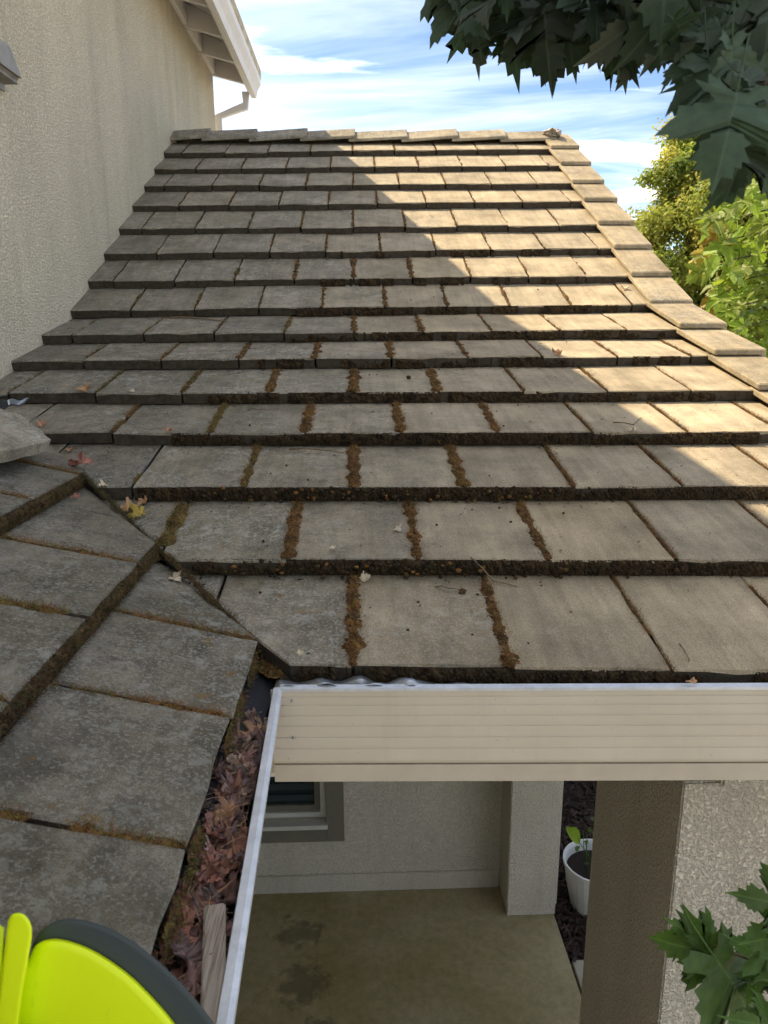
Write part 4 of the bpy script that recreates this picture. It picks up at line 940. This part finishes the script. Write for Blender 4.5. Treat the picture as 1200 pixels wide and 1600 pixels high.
# maple tree close by on the right, only its left boughs in view
mt_ = empty('maple_tree', (4.1, 4.6, FLOOR-.12), label='sunlit maple boughs with large leaves at the right picture edge', category='tree')
mo = Vector(mt_.location)
tube('trunk', [Vector((0, 0, -.1)), Vector((.05, 0, 1.2)), Vector((-.05, .1, 2.6)), Vector((.0, .1, 4.2)), Vector((.1, .0, 6))], [.16, .13, .11, .08, .03], 'bark', mt_, 10)
edge = [(280, 1165), (330, 1112), (400, 1093), (440, 1100), (480, 1135), (520, 1128), (560, 1165), (620, 1185)]
def edge_x(y):
    for (y1, x1), (y2, x2) in zip(edge, edge[1:]):
        if y1 <= y <= y2: return x1+(x2-x1)*(y-y1)/(y2-y1)
    return 1180
for k in range(296):
    y = rnd.uniform(285, 615); x = edge_x(y)+abs(rnd.gauss(0, 60))+(rnd.uniform(0, 200) if k % 2 else 0)
    d = rnd.uniform(4.2, 5.2); L = rnd.uniform(24, 42); a = rnd.gauss(.45, .5)
    gold = (x < 1125 and rnd.random() < .12) or rnd.random() < .02
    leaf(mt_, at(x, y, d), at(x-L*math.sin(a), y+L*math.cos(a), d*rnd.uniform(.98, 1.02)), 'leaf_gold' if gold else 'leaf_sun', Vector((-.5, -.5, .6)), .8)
for k in range(9):
    y = 300+k*34; tube('bough', [Vector((0, .1, 3.0+.25*(8-k))), (Vector((0, .1, 3.2+.25*(8-k)))+at(1290, y-30, 4.7)-mo)/2+Vector((0, 0, .1)), at(1290, y-30, 4.7)-mo, at(edge_x(y)+25, y+10, 4.6)-mo], [.03, .018, .008, .003], 'bark', mt_, 5)

# ------------------------------------------------------------------ far tree
def far_tree(name, lab, base, balls, n, leafr, cols, trunk_h, seed):
    r = random.Random(seed); e = empty(name, base, label=lab, category='tree'); off = Vector(base)
    vs, fs, tn = [], [], []
    tot = sum(b[1]**2 for b in balls); clumps = []
    for c_, R_ in balls:
        for _ in range(int(26*(R_/.9)**2)+6):
            d = Vector((r.gauss(0, 1), r.gauss(0, 1), r.gauss(0, 1))).normalized(); clumps.append((c_+d*R_*r.uniform(.55, 1.02), r.uniform(.16, .34)*R_**.5, d, r.uniform(.65, 1.25)))
    per = max(8, n//len(clumps))
    for c_, cr, d0, br_ in clumps:
        col = r.choice(cols)
        for _ in range(per):
            d = Vector((r.gauss(0, 1), r.gauss(0, 1), r.gauss(0, .8))); p = c_+d*cr*.55
            nn = (d.normalized()*.6+Vector((r.gauss(0, .6), r.gauss(0, .6), .7+r.gauss(0, .5)))).normalized(); a = nn.orthogonal().normalized(); q = r.uniform(0, 6.3); b2 = nn.cross(a); u_ = a*math.cos(q)+b2*math.sin(q); w_ = nn.cross(u_); s = leafr*r.uniform(.6, 1.3)
            k = len(vs); p -= off
            vs += [p-u_*s, p+w_*s*.5+nn*s*.15, p+u_*s*1.1, p-w_*s*.5+nn*s*.15]; fs += [(k, k+1, k+2), (k, k+2, k+3)]
            f = br_*r.uniform(.75, 1.3); tn += [(col[0]*f, col[1]*f, col[2]*f)]*4
    tinted('crown', vs, fs, tn, 'foliage', e)
    top = sum((b[0] for b in balls), Vector())/len(balls)-off
    tube('trunk', [Vector((0, 0, -.1)), Vector((.05, 0, trunk_h*.4)), Vector((top.x*.4, top.y*.4, trunk_h)), top], [.22, .17, .12, .04], 'bark', e, 9)
    for c_, R_ in balls: tube('limb', [Vector((top.x*.4, top.y*.4, trunk_h*.95)), (c_-off)*.5+Vector((top.x*.2, top.y*.2, trunk_h*.5)), c_-off], [.09, .06, .02], 'bark', e, 6)
    return e
D = 11.0
def ball(x, y, r, d=D): return (at(x, y, d), r/F_PX*d)
cols = ((.27, .32, .05), (.33, .36, .055), (.21, .28, .045), (.38, .35, .065))
tb = at(1220, 500, D); tb.z = FLOOR-.12
far_tree('broadleaf_tree', 'tall sunlit yellow-green tree behind the right edge of the roof', tb,
         [ball(1175, 190, 62), ball(1120, 262, 78, 10.6), ball(1066, 355, 92, 10.4), ball(1052, 405, 80, 10.8), ball(1110, 480, 105), ball(1180, 300, 120, 11.3), ball(1185, 420, 130), ball(1265, 260, 120), ball(1290, 400, 150), ball(1160, 565, 110, 10.7), ball(1270, 560, 150), ball(1210, 130, 40, 10.8), ball(1098, 222, 60, 10.7), ball(1140, 165, 52, 10.9), ball(1072, 245, 58, 10.6), ball(1058, 302, 58, 10.5), ball(1112, 200, 58, 10.9), ball(1150, 245, 80, 11.2)], 230000, .034, cols, 2.4, 3)
tb2 = at(1300, 520, 17); tb2.z = FLOOR-.12
far_tree('broadleaf_tree', 'darker green tree low behind the yellow-green tree', tb2, [ball(1180, 560, 130, 17), ball(1100, 620, 110, 17), ball(1290, 500, 170, 17), ball(1380, 420, 170, 17)], 26000, .085, ((.06, .10, .02), (.08, .12, .03)), 2.0, 5)

# plant in the pot
pl_ = empty('potted_plant', (px, py, FLOOR+.2), label='sparse green plant with one bright leaf growing in the white pot', category='plant')
po = Vector(pl_.location)
tp = onY(888, 1296, py-.02); bs_ = onY(905, 1316, py)
for k in range(9):
    a = k*.7; q = Vector((math.cos(a)*.06, math.sin(a)*.06, 0)); h = rnd.uniform(.1, .3)
    tube('stem', [q, q*1.3+Vector((0, 0, h*.5)), q*1.8+Vector((rnd.uniform(-.04, .04), rnd.uniform(-.04, .04), h))], [.003, .0025, .001], 'leaf_low', pl_, 4)
tube('stem', [Vector((0, 0, 0)), (bs_-po)*.5+Vector((.01, 0, 0)), bs_-po], [.004, .003, .002], 'leaf_low', pl_, 5)
ax_ = tp-bs_; sd_ = ax_.cross(Vector((0, -1, .4))).normalized(); lvv, lvf = [], []
for i in range(9):
    t_ = i/8; w_ = .26*ax_.length*math.sin(math.pi*min(1, t_**.8*.97+.02))
    for k_ in (-1, 0, 1): lvv.append(bs_-po+ax_*1.25*t_+sd_*w_*k_+Vector((0, -.012*abs(k_), .03*math.sin(3*t_)-.008*abs(k_))))
for i in range(8):
    for k_ in (0, 1): q_ = i*3+k_; lvf.append((q_, q_+1, q_+4, q_+3))
lv = mesh('big_leaf', lvv, lvf, True)
link('big_leaf', lv, leaf_mat('bright_leaf', (.20, .33, .03), (1.2, 1.3, .6), .35, .5, False), pl_)
for k in range(26):
    p = Vector((rnd.gauss(0, .08), rnd.gauss(0, .08), rnd.uniform(.03, .3))); d = Vector((rnd.gauss(0, 1), rnd.gauss(0, 1), rnd.gauss(0, .5))).normalized()*.03
    leaf(pl_, po+p, po+p+d, 'leaf_low', (0, -.4, 1), .5)
